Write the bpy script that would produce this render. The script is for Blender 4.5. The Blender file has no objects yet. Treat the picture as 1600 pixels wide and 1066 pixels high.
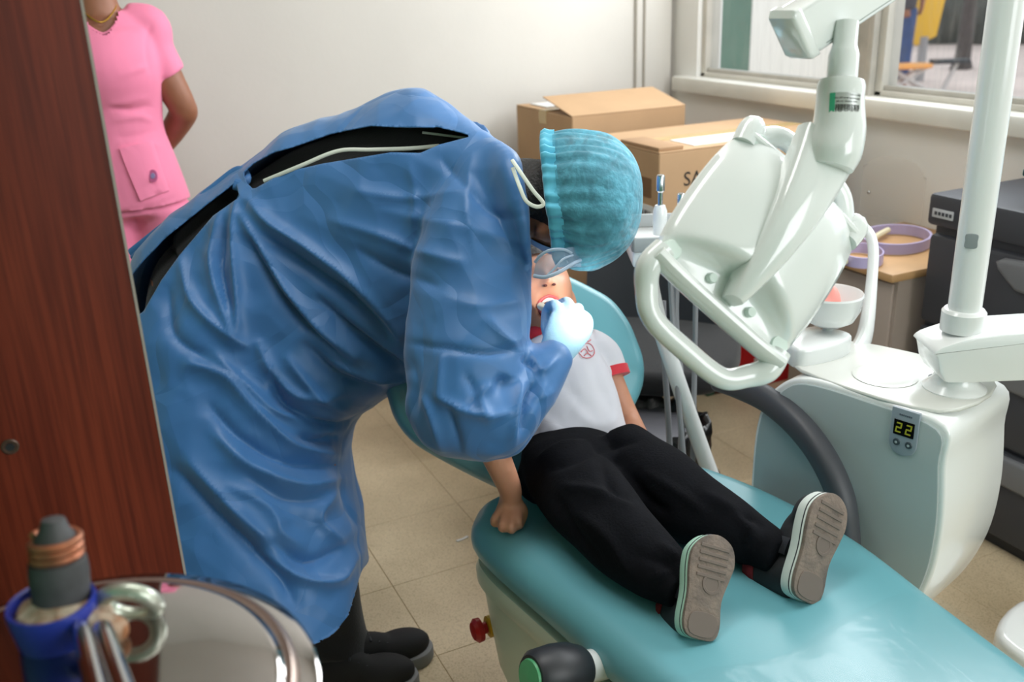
import bpy, bmesh, math, random
import numpy as np
from mathutils import Vector, Matrix
random.seed(4); rng = np.random.default_rng(4)
scene = bpy.context.scene; COL = scene.collection
# ------------------------------------------------------------------ camera
CAM = np.array([0.0, 0.0, 1.45]); FPX = 1500.0
RIGHT = np.array([0.90016037, -0.43415267, -0.03496821]); UP = np.array([0.18150662, 0.30092475, 0.93621559]); FWD = np.array([0.3959377, 0.84909113, -0.34968212])
cd = bpy.data.cameras.new('camera'); cam = bpy.data.objects.new('camera', cd); COL.objects.link(cam)
cd.sensor_width = 36.0; cd.lens = FPX / 1600 * 36.0; cd.clip_start = 0.02
cd.dof.use_dof = True; cd.dof.focus_distance = 1.65; cd.dof.aperture_fstop = 4.0
cam.matrix_world = Matrix(((RIGHT[0], UP[0], -FWD[0], CAM[0]), (RIGHT[1], UP[1], -FWD[1], CAM[1]), (RIGHT[2], UP[2], -FWD[2], CAM[2]), (0, 0, 0, 1)))
scene.camera = cam
# ------------------------------------------------------------------ view, world, daylight
scene.view_settings.view_transform = 'Standard'; scene.view_settings.look = 'None'
scene.view_settings.gamma = 1; scene.view_settings.exposure = 0.12
w = bpy.data.worlds.new('daylight'); scene.world = w; w.use_nodes = True
bg = w.node_tree.nodes['Background']; bg.inputs[0].default_value = (0.83, 0.90, 1.0, 1); bg.inputs[1].default_value = 1.6

def area_light(name, loc, target, sx, sy, power, color=(1, 1, 1)):
    l = bpy.data.lights.new(name, 'AREA'); l.shape = 'RECTANGLE'; l.size = sx; l.size_y = sy; l.energy = power; l.color = color
    o = bpy.data.objects.new(name, l); COL.objects.link(o); o.location = loc
    o.rotation_euler = (Vector(target) - Vector(loc)).to_track_quat('-Z', 'Y').to_euler()
    return o
area_light('rear_window_daylight', (1.7, -1.62, 1.75), (1.0, 1.5, 0.8), 1.4, 1.5, 30, (1.0, 1.0, 0.98))
area_light('side_window_daylight', (2.42, 1.95, 1.86), (0.42, 1.95, 1.2), 2.6, 0.7, 52, (0.95, 0.98, 1.0))
area_light('ceiling_fill_light', (0.6, 1.5, 2.62), (0.6, 1.5, 0.0), 1.3, 0.5, 17, (1.0, 0.99, 0.97))  # added overhead fill standing in for ceiling bounce; there is no tube fixture

# ------------------------------------------------------------------ helpers
def at(px, py, d): return CAM + d * (FWD + RIGHT * (px - 800) / FPX - UP * (py - 533) / FPX)
def _ray(px, py): return FWD + RIGHT * (px - 800) / FPX - UP * (py - 533) / FPX
def at_z(px, py, z): v = _ray(px, py); return CAM + v * (z - CAM[2]) / v[2]
def at_y(px, py, y): v = _ray(px, py); return CAM + v * y / v[1]
def at_x(px, py, x): v = _ray(px, py); return CAM + v * x / v[0]
def at_plane(px, py, p, n): v = _ray(px, py); return CAM + v * (np.dot(np.array(p) - CAM, n) / np.dot(v, n))
def to_px(V):
    c = np.asarray(V) - CAM; d = c @ FWD
    return 800 + FPX * (c @ RIGHT) / d, 533 - FPX * (c @ UP) / d, d
def nrm(v): v = np.asarray(v, float); return v / np.linalg.norm(v)
def lin(c): return tuple(((x / 255 + 0.055) / 1.055) ** 2.4 if x > 10 else x / 255 / 12.92 for x in c) + (1.0,)

MATS = {}
def mat(name, rgb, rough=0.5, metal=0.0, var=0.0, vscale=6.0, bump=0.0, bscale=40.0, spec=None, emit=None, estr=0, alpha=None, sheen=0, coat=0, trans=0, rgb2=None, sss=0):
    if name in MATS: return MATS[name]
    m = bpy.data.materials.new(name); m.use_nodes = True; nt = m.node_tree; b = nt.nodes['Principled BSDF']
    c = lin(rgb); b.inputs['Base Color'].default_value = c
    b.inputs['Roughness'].default_value = rough; b.inputs['Metallic'].default_value = metal
    if spec is not None: b.inputs['Specular IOR Level'].default_value = spec
    if coat: b.inputs['Coat Weight'].default_value = coat; b.inputs['Coat Roughness'].default_value = 0.08
    if sheen: b.inputs['Sheen Weight'].default_value = sheen
    if trans: b.inputs['Transmission Weight'].default_value = trans
    if sss: b.inputs['Subsurface Weight'].default_value = sss; b.inputs['Subsurface Radius'].default_value = (0.02, 0.008, 0.004)
    if alpha is not None: b.inputs['Alpha'].default_value = alpha
    if emit: b.inputs['Emission Color'].default_value = lin(emit); b.inputs['Emission Strength'].default_value = estr
    tc = nt.nodes.new('ShaderNodeTexCoord')
    if var or rgb2:
        n = nt.nodes.new('ShaderNodeTexNoise'); n.inputs['Scale'].default_value = vscale; n.inputs['Detail'].default_value = 5
        nt.links.new(tc.outputs['Object'], n.inputs['Vector'])
        r = nt.nodes.new('ShaderNodeValToRGB'); r.color_ramp.elements[0].position = 0.3; r.color_ramp.elements[1].position = 0.7
        c2 = lin(rgb2) if rgb2 else tuple(min(1, x * (1 + var)) for x in c[:3]) + (1,)
        c1 = c if rgb2 else tuple(x * (1 - var) for x in c[:3]) + (1,)
        r.color_ramp.elements[0].color = c1; r.color_ramp.elements[1].color = c2
        nt.links.new(n.outputs['Fac'], r.inputs['Fac']); nt.links.new(r.outputs['Color'], b.inputs['Base Color'])
    if bump:
        n2 = nt.nodes.new('ShaderNodeTexNoise'); n2.inputs['Scale'].default_value = bscale; n2.inputs['Detail'].default_value = 6
        nt.links.new(tc.outputs['Object'], n2.inputs['Vector'])
        bp = nt.nodes.new('ShaderNodeBump'); bp.inputs['Strength'].default_value = bump; bp.inputs['Distance'].default_value = 0.01
        nt.links.new(n2.outputs['Fac'], bp.inputs['Height']); nt.links.new(bp.outputs['Normal'], b.inputs['Normal'])
    MATS[name] = m; return m

def join(*parts):
    V = []; F = []; o = 0
    for v, f in parts:
        v = np.asarray(v, float); V.append(v); F += [tuple(i + o for i in q) for q in f]; o += len(v)
    return np.vstack(V), F
def xf(vf, M):
    v = np.asarray(vf[0], float); M = np.asarray(M, float); return v @ M[:3, :3].T + M[:3, 3], vf[1]
def frame(o, x, y, z): return np.array([[x[0], y[0], z[0], o[0]], [x[1], y[1], z[1], o[1]], [x[2], y[2], z[2], o[2]], [0, 0, 0, 1.0]])
def rotz(a, o=(0, 0, 0)): c, s = math.cos(a), math.sin(a); return np.array([[c, -s, 0, o[0]], [s, c, 0, o[1]], [0, 0, 1, o[2]], [0, 0, 0, 1.0]])

def _bm_out(bm):
    bm.verts.ensure_lookup_table()
    for i, v in enumerate(bm.verts): v.index = i
    r = np.array([v.co[:] for v in bm.verts]), [tuple(v.index for v in f.verts) for f in bm.faces]; bm.free(); return r
def box(x0, y0, z0, x1, y1, z1, bev=0.0, seg=2):
    v = [(x, y, z) for z in (z0, z1) for y in (y0, y1) for x in (x0, x1)]
    f = [(0, 2, 3, 1), (4, 5, 7, 6), (0, 1, 5, 4), (2, 6, 7, 3), (0, 4, 6, 2), (1, 3, 7, 5)]
    if not bev: return np.array(v, float), f
    bm = bmesh.new(); vs = [bm.verts.new(p) for p in v]; [bm.faces.new([vs[i] for i in q]) for q in f]
    bmesh.ops.bevel(bm, geom=bm.edges[:], offset=bev, segments=seg, profile=0.5, affect='EDGES'); return _bm_out(bm)
def prism(poly, z0, z1, bev=0.0, seg=3, bottom=True):
    bm = bmesh.new(); lo = [bm.verts.new((p[0], p[1], z0)) for p in poly]; hi = [bm.verts.new((p[0], p[1], z1)) for p in poly]; n = len(poly)
    bm.faces.new(lo[::-1]); bm.faces.new(hi)
    for i in range(n): bm.faces.new((lo[i], lo[(i + 1) % n], hi[(i + 1) % n], hi[i]))
    bmesh.ops.recalc_face_normals(bm, faces=bm.faces[:])
    if bev:
        his = set(hi); los = set(lo)
        ed = [e for e in bm.edges if (e.verts[0] in his and e.verts[1] in his) or (bottom and e.verts[0] in los and e.verts[1] in los)]
        bmesh.ops.bevel(bm, geom=ed, offset=bev, segments=seg, profile=0.5, affect='EDGES')
    return _bm_out(bm)
def smooth_poly(pts, n=8, closed=True):
    P = np.asarray(pts, float); m = len(P); out = []
    rng_ = range(m) if closed else range(m - 1)
    for i in rng_:
        if closed: a, b, c, d = P[(i - 1) % m], P[i], P[(i + 1) % m], P[(i + 2) % m]
        else: a, b, c, d = P[max(i - 1, 0)], P[i], P[i + 1], P[min(i + 2, m - 1)]
        for k in range(n):
            t = k / n
            out.append(0.5 * (2 * b + (c - a) * t + (2 * a - 5 * b + 4 * c - d) * t * t + (3 * b - 3 * c + d - a) * t ** 3))
    if not closed: out.append(P[-1])
    return np.array(out)
def loft(rings, cap=True, close=False):
    n = len(rings[0]); V = np.vstack(rings); F = []; m = len(rings)
    for i in range(m if close else m - 1):
        j = (i + 1) % m
        for k in range(n): F.append((i * n + k, i * n + (k + 1) % n, j * n + (k + 1) % n, j * n + k))
    if cap and not close: F.append(tuple(range(n))[::-1]); F.append(tuple((m - 1) * n + k for k in range(n)))
    return V, F
def tube(pts, r, n=12, sub=6, up=None, closed=False, roundcap=False, sq=1.0):
    P = np.asarray(pts, float); R = np.array([(q, q) if np.isscalar(q) else q for q in (r if hasattr(r, '__len__') else [r] * len(P))], float)
    if sub > 1: Q = smooth_poly(np.hstack([P, R]), sub, closed); P, R = Q[:, :3], Q[:, 3:]
    m = len(P); T = np.zeros_like(P)
    for i in range(m): T[i] = nrm(P[(i + 1) % m] - P[(i - 1) % m]) if closed else nrm(P[min(i + 1, m - 1)] - P[max(i - 1, 0)])
    rings = []; a = np.linspace(0, 2 * math.pi, n, endpoint=False)
    ca = np.sign(np.cos(a)) * np.abs(np.cos(a)) ** sq; sa = np.sign(np.sin(a)) * np.abs(np.sin(a)) ** sq
    ref = np.array(up, float) if up is not None else (np.array([0, 0, 1.0]) if abs(T[0][2]) < 0.9 else np.array([1.0, 0, 0]))
    for i in range(m):
        s = nrm(np.cross(T[i], ref)); u = np.cross(s, T[i])
        if up is None: ref = u
        rings.append(P[i] + np.outer(ca, s) * R[i][0] + np.outer(sa, u) * R[i][1])
    if closed: return loft(rings, close=True)
    if roundcap:
        def capr(i, sgn):
            o = []; rr = min(R[i])
            for k in (0.35, 0.7, 0.92): o.append(P[i] + sgn * T[i] * rr * math.sin(math.acos(max(0, 1 - k * k)) if False else k * math.pi / 2) * 0.9 + (rings[i] - P[i]) * math.cos(k * math.pi / 2))
            return o
        rings = capr(0, -1)[::-1] + rings + capr(m - 1, 1)
    return loft(rings)
def lathe(prof, M=None, n=32):
    a = np.linspace(0, 2 * math.pi, n, endpoint=False); rings = [np.stack([r * np.cos(a), r * np.sin(a), np.full(n, z)], 1) for r, z in prof]
    v = loft(rings); return xf(v, M) if M is not None else v
def ellipsoid(c, ax, n=24, m=16, M=None):
    rings = []
    for j in range(1, m):
        t = math.pi * j / m; a = np.linspace(0, 2 * math.pi, n, endpoint=False)
        rings.append(np.stack([math.sin(t) * np.cos(a), math.sin(t) * np.sin(a), np.full(n, -math.cos(t))], 1))
    v, f = loft(rings); v = v * np.array(ax)
    if M is not None: v = v @ np.asarray(M)[:3, :3].T
    return v + np.array(c), f
def organic(shapes, voxel, it=3, lam=0.6):
    V, F = join(*shapes); me = bpy.data.meshes.new('tmp'); me.from_pydata([tuple(p) for p in V], [], F)
    bm = bmesh.new(); bm.from_mesh(me); bmesh.ops.recalc_face_normals(bm, faces=bm.faces[:]); bm.to_mesh(me); bm.free()
    o = bpy.data.objects.new('tmp', me); COL.objects.link(o); md = o.modifiers.new('r', 'REMESH'); md.mode = 'VOXEL'; md.voxel_size = voxel; md.adaptivity = 0
    dg = bpy.context.evaluated_depsgraph_get(); m2 = bpy.data.meshes.new_from_object(o.evaluated_get(dg))
    V = np.zeros(len(m2.vertices) * 3); m2.vertices.foreach_get('co', V); V = V.reshape(-1, 3); F = [tuple(p.vertices) for p in m2.polygons]
    bpy.data.objects.remove(o); bpy.data.meshes.remove(me); bpy.data.meshes.remove(m2)
    return relax((V, F), it, lam)
def _edges(F):
    e = set()
    for q in F:
        for i in range(len(q)):
            a, b = q[i], q[(i + 1) % len(q)]; e.add((a, b) if a < b else (b, a))
    return np.array(sorted(e))
def relax(vf, it, lam=0.6, mask=None):
    V, F = vf; E = _edges(F); d = np.zeros(len(V)); np.add.at(d, E[:, 0], 1); np.add.at(d, E[:, 1], 1); d[d == 0] = 1
    for _ in range(it):
        S = np.zeros_like(V); np.add.at(S, E[:, 0], V[E[:, 1]]); np.add.at(S, E[:, 1], V[E[:, 0]])
        D = lam * (S / d[:, None] - V); V = V + (D if mask is None else D * mask[:, None])
    return V, F
def normals(vf):
    V, F = vf; N = np.zeros_like(V); Q = np.array([f if len(f) == 4 else (f[0], f[1], f[2], f[2]) for f in F])
    fn = np.cross(V[Q[:, 2]] - V[Q[:, 0]], V[Q[:, 3]] - V[Q[:, 1]]); tri = Q[:, 2] == Q[:, 3]
    fn[tri] = np.cross(V[Q[tri, 1]] - V[Q[tri, 0]], V[Q[tri, 2]] - V[Q[tri, 0]])
    for k in range(4): np.add.at(N, Q[:, k], fn)
    return N / (np.linalg.norm(N, axis=1)[:, None] + 1e-12)

def empty(name, loc, label, cat, group=None, kind=None):
    o = bpy.data.objects.new(name, None); COL.objects.link(o); o.location = loc; o.empty_display_size = 0.05
    tag(o, label, cat, group, kind); return o
def tag(o, label=None, cat=None, group=None, kind=None):
    if label: o['label'] = label
    if cat: o['category'] = cat
    if group: o['group'] = group
    if kind: o['kind'] = kind
    return o
def origin_of(p):
    o = np.zeros(3)
    while p is not None: o += np.array(p.location); p = p.parent
    return o
def obj(name, vf, m, parent=None, sharp=35, base=None, label=None, fix=True):
    V, F = vf; V = np.asarray(V, float)
    if parent is None:
        org = np.array(base if base is not None else ((V[:, 0].min() + V[:, 0].max()) / 2, (V[:, 1].min() + V[:, 1].max()) / 2, V[:, 2].min())); loc = org
    else:
        org = origin_of(parent); loc = (0, 0, 0)
    me = bpy.data.meshes.new(name); me.from_pydata([tuple(p) for p in V - org], [], F)
    if fix:
        bm = bmesh.new(); bm.from_mesh(me); bmesh.ops.recalc_face_normals(bm, faces=bm.faces[:]); bm.to_mesh(me); bm.free()
    me.polygons.foreach_set('use_smooth', [True] * len(me.polygons))
    if sharp: me.set_sharp_from_angle(angle=math.radians(sharp))
    me.materials.append(m); o = bpy.data.objects.new(name, me); COL.objects.link(o); o.location = loc
    if parent is not None: o.parent = parent
    if label: o['label'] = label
    return o
def text_vf(s, size, M, depth=0.0006):
    c = bpy.data.curves.new('t', 'FONT'); c.body = s; c.size = size; c.align_x = 'CENTER'; c.align_y = 'CENTER'; c.extrude = depth; c.resolution_u = 3
    o = bpy.data.objects.new('t', c); COL.objects.link(o); dg = bpy.context.evaluated_depsgraph_get(); me = bpy.data.meshes.new_from_object(o.evaluated_get(dg))
    V = np.array([v.co[:] for v in me.vertices]); F = [tuple(p.vertices) for p in me.polygons]
    bpy.data.objects.remove(o); bpy.data.curves.remove(c); bpy.data.meshes.remove(me); return xf((V, F), M)
def seg_dist(X, Y, poly, rad=None):
    best = np.full(len(X), 1e9); par = np.zeros(len(X)); n = len(poly) - 1
    for i in range(n):
        ax, ay = poly[i]; bx, by = poly[i + 1]; dx, dy = bx - ax, by - ay
        t = np.clip(((X - ax) * dx + (Y - ay) * dy) / (dx * dx + dy * dy + 1e-9), 0, 1)
        d = np.hypot(X - ax - t * dx, Y - ay - t * dy); k = d < best; best[k] = d[k]; par[k] = (i + t[k]) / n
    return best, par
def in_poly(X, Y, poly):
    r = np.zeros(len(X), bool); n = len(poly)
    for i in range(n):
        x1, y1 = poly[i]; x2, y2 = poly[(i + 1) % n]
        if y1 == y2: continue
        c = ((y1 > Y) != (y2 > Y)) & (X < (x2 - x1) * (Y - y1) / (y2 - y1) + x1); r ^= c
    return r
def vnoise(V, scale, seed=0):
    """smooth pseudo random field made of sines"""
    g = np.random.default_rng(seed); o = np.zeros(len(V))
    for k in range(9):
        d = g.normal(size=3); d /= np.linalg.norm(d); o += np.sin((V @ d) * scale * g.uniform(0.6, 1.7) + g.uniform(0, 6.28))
    return o / 4.0
# ------------------------------------------------------------------ materials
WALL = mat('painted_wall', (208, 204, 197), 0.75, var=0.03, vscale=2.5, bump=0.05, bscale=60)
WALL2 = mat('window_wall_paint', (238, 236, 232), 0.7, var=0.04, vscale=3, bump=0.06, bscale=50)
GREENW = mat('mint_green_wall_paint', (118, 180, 150), 0.6, var=0.04, vscale=2)
WHITE = mat('white_plastic', (233, 236, 235), 0.22, coat=0.4)
WHITE2 = mat('cream_plastic', (206, 208, 202), 0.25, var=0.02)
GREYP = mat('grey_panel_plastic', (168, 180, 181), 0.32)
CHAR = mat('charcoal_plastic', (66, 68, 74), 0.5)
DARK = mat('dark_rubber', (38, 40, 45), 0.45)
TEAL = mat('teal_vinyl', (102, 164, 175), 0.33, var=0.02, vscale=4, bump=0.02, bscale=300)
CHROME = mat('chrome', (205, 207, 210), 0.15, metal=1.0)
STEEL = mat('brushed_steel', (150, 152, 156), 0.35, metal=1.0)
BLACK = mat('black_cloth', (16, 17, 20), 0.9, var=0.15, vscale=30, sheen=0.15, bump=0.15, bscale=250)
NAVY = mat('black_fleece', (11, 12, 17), 0.95, var=0.2, vscale=40, spec=0.15, bump=0.2, bscale=220)
CARD = mat('cardboard', (182, 148, 112), 0.8, var=0.05, vscale=8)
CARDD = mat('cardboard_side', (164, 130, 96), 0.8, var=0.05, vscale=8)
PAPER = mat('white_paper', (226, 226, 224), 0.7)
INK = mat('black_ink', (30, 28, 28), 0.7)
SKIN = mat('light_brown_skin', (196, 140, 112), 0.5, var=0.06, vscale=20, sss=0.15)
SKIN2 = mat('brown_skin', (150, 98, 72), 0.5, var=0.06, vscale=20, sss=0.1)
HAIR = mat('black_hair', (22, 18, 16), 0.55, var=0.3, vscale=60, bump=0.5, bscale=160)
# ================================================================== ROOM
XW, YB, ZC = 2.45, 3.55, 2.7
def structure(name, vf, m, **k): return tag(obj(name, vf, m, **k), kind='structure')
def tile_material():
    m = bpy.data.materials.new('terrazzo_tile'); m.use_nodes = True; nt = m.node_tree; b = nt.nodes['Principled BSDF']; b.inputs['Roughness'].default_value = 0.42
    g = nt.nodes.new('ShaderNodeNewGeometry'); a = nt.nodes.new('ShaderNodeTexVoronoi'); a.inputs['Scale'].default_value = 330; nt.links.new(g.outputs['Position'], a.inputs['Vector'])
    n = nt.nodes.new('ShaderNodeTexNoise'); n.inputs['Scale'].default_value = 3; n.inputs['Detail'].default_value = 6; nt.links.new(g.outputs['Position'], n.inputs['Vector'])
    r = nt.nodes.new('ShaderNodeValToRGB'); r.color_ramp.elements[0].position = 0.05; r.color_ramp.elements[0].color = lin((192, 173, 142)); r.color_ramp.elements[1].position = 0.5; r.color_ramp.elements[1].color = lin((220, 201, 169))
    nt.links.new(a.outputs['Color'], r.inputs['Fac'])
    r2 = nt.nodes.new('ShaderNodeValToRGB'); r2.color_ramp.elements[0].position = 0.3; r2.color_ramp.elements[0].color = (0.72, 0.70, 0.66, 1); r2.color_ramp.elements[1].position = 0.65; r2.color_ramp.elements[1].color = (1, 1, 1, 1)
    nt.links.new(n.outputs['Fac'], r2.inputs['Fac'])
    x = nt.nodes.new('ShaderNodeMix'); x.data_type = 'RGBA'; x.blend_type = 'MULTIPLY'; x.inputs['Factor'].default_value = 1.0
    nt.links.new(r.outputs['Color'], x.inputs['A']); nt.links.new(r2.outputs['Color'], x.inputs['B']); nt.links.new(x.outputs['Result'], b.inputs['Base Color']); return m
TILE = tile_material(); GROUT = mat('tile_grout', (176, 158, 128), 0.9)
floor = structure('floor', box(-1.6, -1.7, -0.08, XW, YB, -0.0015), GROUT, base=(0, 0, -0.08))
ts = 0.31; proto = None
for i in range(13):
    for j in range(16):
        x0, y0 = -1.58 + i * ts, -1.36 + j * ts
        if x0 + ts > XW: continue
        if proto is None:
            proto = obj('tile', box(0, 0, -0.01, ts - 0.0014, ts - 0.0014, 0.0, 0.0012, 1), TILE, base=(0, 0, 0)); o = proto
        else: o = proto.copy(); COL.objects.link(o)
        o.parent = floor; o.location = (x0, y0, 0.08)
structure('wall_back', box(-1.6, YB, 0, XW + 0.12, YB + 0.12, ZC), WALL)
structure('wall_left', box(-1.72, -1.7, 0, -1.6, YB + 0.12, ZC), GREENW)
structure('ceiling', box(-1.72, -1.82, ZC, XW + 0.12, YB + 0.12, ZC + 0.1), WALL)
rear = structure('wall_rear', box(-1.72, -1.82, 0, XW + 0.12, -1.7, 0.95), GREENW)
obj('lintel', box(-1.72, -1.82, 2.55, XW + 0.12, -1.7, ZC), WALL, rear); obj('pier', box(-1.72, -1.82, 0.95, 0.98, -1.7, 2.55), GREENW, rear); obj('pier', box(2.42, -1.82, 0.95, XW + 0.12, -1.7, 2.55), WALL, rear)
wr = structure('wall_right', box(XW, -1.7, 0, XW + 0.12, YB, 1.03), WALL2)
obj('lintel', box(XW, -1.7, 2.25, XW + 0.12, YB, ZC), WALL2, wr); obj('pier', box(XW, 3.36, 1.03, XW + 0.12, YB, 2.25), WALL2, wr); obj('pier', box(XW, -1.7, 1.03, XW + 0.12, 0.6, 2.25), WALL2, wr)
# corner casing: two shallow vertical strips at the corner of the back wall
tr = structure('trim_1', box(2.30, YB - 0.035, 0, 2.43, YB, ZC, 0.004), WALL)
obj('edge_bead', box(2.268, YB - 0.02, 0, 2.30, YB, ZC, 0.006), WALL, tr)
# window
FRM = mat('window_frame_paint', (205, 200, 190), 0.55, var=0.06, vscale=10)
RUST = mat('weathered_frame_metal', (182, 177, 168), 0.5, var=0.12, vscale=14)
gm = bpy.data.materials.new('window_glass'); gm.use_nodes = True; nt = gm.node_tree; nt.nodes.remove(nt.nodes['Principled BSDF'])
tb = nt.nodes.new('ShaderNodeBsdfTransparent'); tb.inputs[0].default_value = (0.93, 0.94, 0.93, 1); gb = nt.nodes.new('ShaderNodeBsdfGlossy'); gb.inputs['Roughness'].default_value = 0.03
lwt = nt.nodes.new('ShaderNodeLayerWeight'); lwt.inputs['Blend'].default_value = 0.5; fz = nt.nodes.new('ShaderNodeMath'); fz.operation = 'POWER'; fz.inputs[1].default_value = 4.0; nt.links.new(lwt.outputs['Facing'], fz.inputs[0]); mx = nt.nodes.new('ShaderNodeMixShader'); nt.links.new(fz.outputs[0], mx.inputs[0]); nt.links.new(tb.outputs[0], mx.inputs[1]); nt.links.new(gb.outputs[0], mx.inputs[2])
df = nt.nodes.new('ShaderNodeBsdfDiffuse'); df.inputs[0].default_value = (0.75, 0.74, 0.72, 1); nz = nt.nodes.new('ShaderNodeTexNoise'); nz.inputs['Scale'].default_value = 5; mp = nt.nodes.new('ShaderNodeMapping'); mp.inputs['Scale'].default_value = (1, 14, 1.2); tcx = nt.nodes.new('ShaderNodeTexCoord')
nt.links.new(tcx.outputs['Object'], mp.inputs[0]); nt.links.new(mp.outputs[0], nz.inputs['Vector']); rp = nt.nodes.new('ShaderNodeValToRGB'); rp.color_ramp.elements[0].position = 0.45; rp.color_ramp.elements[0].color = (0.02, 0.02, 0.02, 1); rp.color_ramp.elements[1].position = 0.9; rp.color_ramp.elements[1].color = (0.12, 0.12, 0.12, 1)
nt.links.new(nz.outputs['Fac'], rp.inputs[0]); m2 = nt.nodes.new('ShaderNodeMixShader'); nt.links.new(rp.outputs[0], m2.inputs[0]); nt.links.new(mx.outputs[0], m2.inputs[1]); nt.links.new(df.outputs[0], m2.inputs[2]); nt.links.new(m2.outputs[0], nt.nodes['Material Output'].inputs[0])
def window(name, y0, y1, z0, z1):
    wd = structure(name, join(box(XW + 0.02, y0, z0, XW + 0.09, y0 + 0.03, z1, 0.004), box(XW + 0.02, y1 - 0.03, z0, XW + 0.09, y1, z1, 0.004), box(XW + 0.02, y0, z1 - 0.05, XW + 0.09, y1, z1, 0.004), box(XW + 0.02, y0, z0, XW + 0.09, y1, z0 + 0.018, 0.004)), FRM)
    obj('bottom_rail', box(XW + 0.03, y0 + 0.03, z0 + 0.014, XW + 0.07, y1 - 0.03, z0 + 0.034, 0.003), RUST, wd)
    obj('window_pane', box(XW + 0.046, y0 + 0.028, z0 + 0.03, XW + 0.05, y1 - 0.028, z1 - 0.045), gm, wd); return wd
w1 = window('window_1', 2.54, 3.36, 1.06, 2.25); w2 = window('window_2', 1.80, 2.41, 1.06, 2.25); w3 = window('window_3', 0.6, 1.70, 1.06, 2.25)
structure('trim_2', join(box(XW - 0.005, 2.41, 1.03, XW + 0.11, 2.435, 2.25, 0.005), box(XW + 0.02, 2.435, 1.03, XW + 0.1, 2.515, 2.25), box(XW - 0.005, 2.515, 1.03, XW + 0.11, 2.54, 2.25, 0.005)), RUST)
structure('trim_3', box(XW - 0.005, 1.70, 1.03, XW + 0.11, 1.80, 2.25, 0.006), FRM)
structure('trim_4', box(XW - 0.055, 0.55, 1.0, XW + 0.12, 3.46, 1.06, 0.008), mat('sill_paint', (226, 224, 216), 0.5, var=0.06, vscale=9))
# ------------------------------------------------------------------ outside
structure('ground_outside', box(XW + 0.4, -6, -0.4, 34, 34, -0.02), mat('pale_earth', (205, 186, 176), 0.9, var=0.12, vscale=1.2))
GRN = mat('green_board_paint', (86, 118, 100), 0.7, var=0.12, vscale=4)
WG = bpy.data.materials.new('white_board_flaked_green'); WG.use_nodes = True; nt = WG.node_tree; b = nt.nodes['Principled BSDF']; b.inputs['Roughness'].default_value = 0.7
tcx = nt.nodes.new('ShaderNodeTexCoord'); mp = nt.nodes.new('ShaderNodeMapping'); mp.inputs['Scale'].default_value = (4, 4, 2); nz = nt.nodes.new('ShaderNodeTexNoise'); nz.inputs['Detail'].default_value = 6; nz.inputs['Scale'].default_value = 0.55
nt.links.new(tcx.outputs['Object'], mp.inputs[0]); nt.links.new(mp.outputs[0], nz.inputs['Vector']); rp = nt.nodes.new('ShaderNodeValToRGB'); rp.color_ramp.elements[0].position = 0.545; rp.color_ramp.elements[0].color = lin((238, 232, 220)); rp.color_ramp.elements[1].position = 0.57; rp.color_ramp.elements[1].color = lin((104, 176, 142)); nt.links.new(nz.outputs['Fac'], rp.inputs[0]); nt.links.new(rp.outputs[0], b.inputs['Base Color'])
ya, yb, yc = at_x(1070, 60, 5.0)[1], at_x(1172, 60, 5.0)[1], at_x(1310, 60, 5.0)[1]
sh = empty('shutter_board', (5.03, yb, 0.0), 'board outside the window, half dark green and half flaking white', 'board')
obj('green_board', box(5.0, yb + 0.004, 0.0, 5.06, ya + 0.15, 2.9, 0.003), GRN, sh); obj('white_board', box(5.0, yc, 0.0, 5.06, yb - 0.004, 2.9, 0.003), WG, sh)
# folding table, post sign, person and dark hedge far outside
FT = at(1418, 100, 12.0); gz = -0.02
ft = empty('folding_table', (FT[0], FT[1], gz), 'small folding table with an orange top seen through the window', 'table')
rx = nrm(RIGHT * [1, 1, 0]); ry = np.array([-rx[1], rx[0], 0]); fm = frame((FT[0], FT[1], 0), rx, ry, (0, 0, 1)); htop = FT[2]
obj('tabletop', xf(prism(smooth_poly([(-0.26, -0.16), (0.2, -0.16), (0.3, 0), (0.2, 0.16), (-0.26, 0.16)], 4), htop - 0.05, htop, 0.01), fm), mat('orange_tabletop', (235, 160, 80), 0.5), ft)
for sx, m_ in ((-1, STEEL), (1, STEEL)):
    for yy in (-0.1, 0.1): obj('leg', xf(tube([(-0.22 * sx, yy, htop - 0.04), (0.24 * sx, yy, gz + 0.02)], 0.02, 8, 1), fm), mat('pale_leg', (196, 190, 186), 0.5), ft)
obj('side_arm', xf(box(0.3, -0.1, htop - 0.01, 0.75, 0.1, htop + 0.04, 0.01), fm), DARK, ft)
obj('prop', xf(tube([(0.62, 0, htop), (0.48, 0, gz + 0.02)], 0.03, 8, 1), fm), mat('pale_leg', (196, 190, 186), 0.5), ft)
S = at(1445, 45, 13.0); sg = empty('sign_post', (S[0], S[1], gz), 'yellow sign on a thin grey post outside the window', 'sign')
obj('post', tube([(S[0], S[1], gz), (S[0], S[1], S[2] - 0.1)], 0.06, 8, 1), mat('grey_post', (150, 146, 146), 0.7), sg)
obj('sign_plate', xf(prism([(-0.22, 0.5), (0.24, 0.5), (0.16, -0.1), (-0.1, -0.22), (-0.22, -0.1)], -0.02, 0.02, 0.004), frame(S, rx, (0, 0, 1), -ry)), mat('yellow_sign', (228, 176, 44), 0.5), sg)
HED = mat('dark_hedge', (70, 72, 68), 0.9, var=0.4, vscale=2.2, bump=0.8, bscale=4)
hs = []
for k in range(16):
    p = at_z(1340 + k * 22, 72, gz); hs.append(ellipsoid((p[0] + 0.8, p[1] + 1.0, 1.4 + 0.3 * math.sin(k * 2.1)), (1.1, 1.1, 1.6 + 0.5 * math.sin(k * 1.3)), 14, 10))
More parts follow.
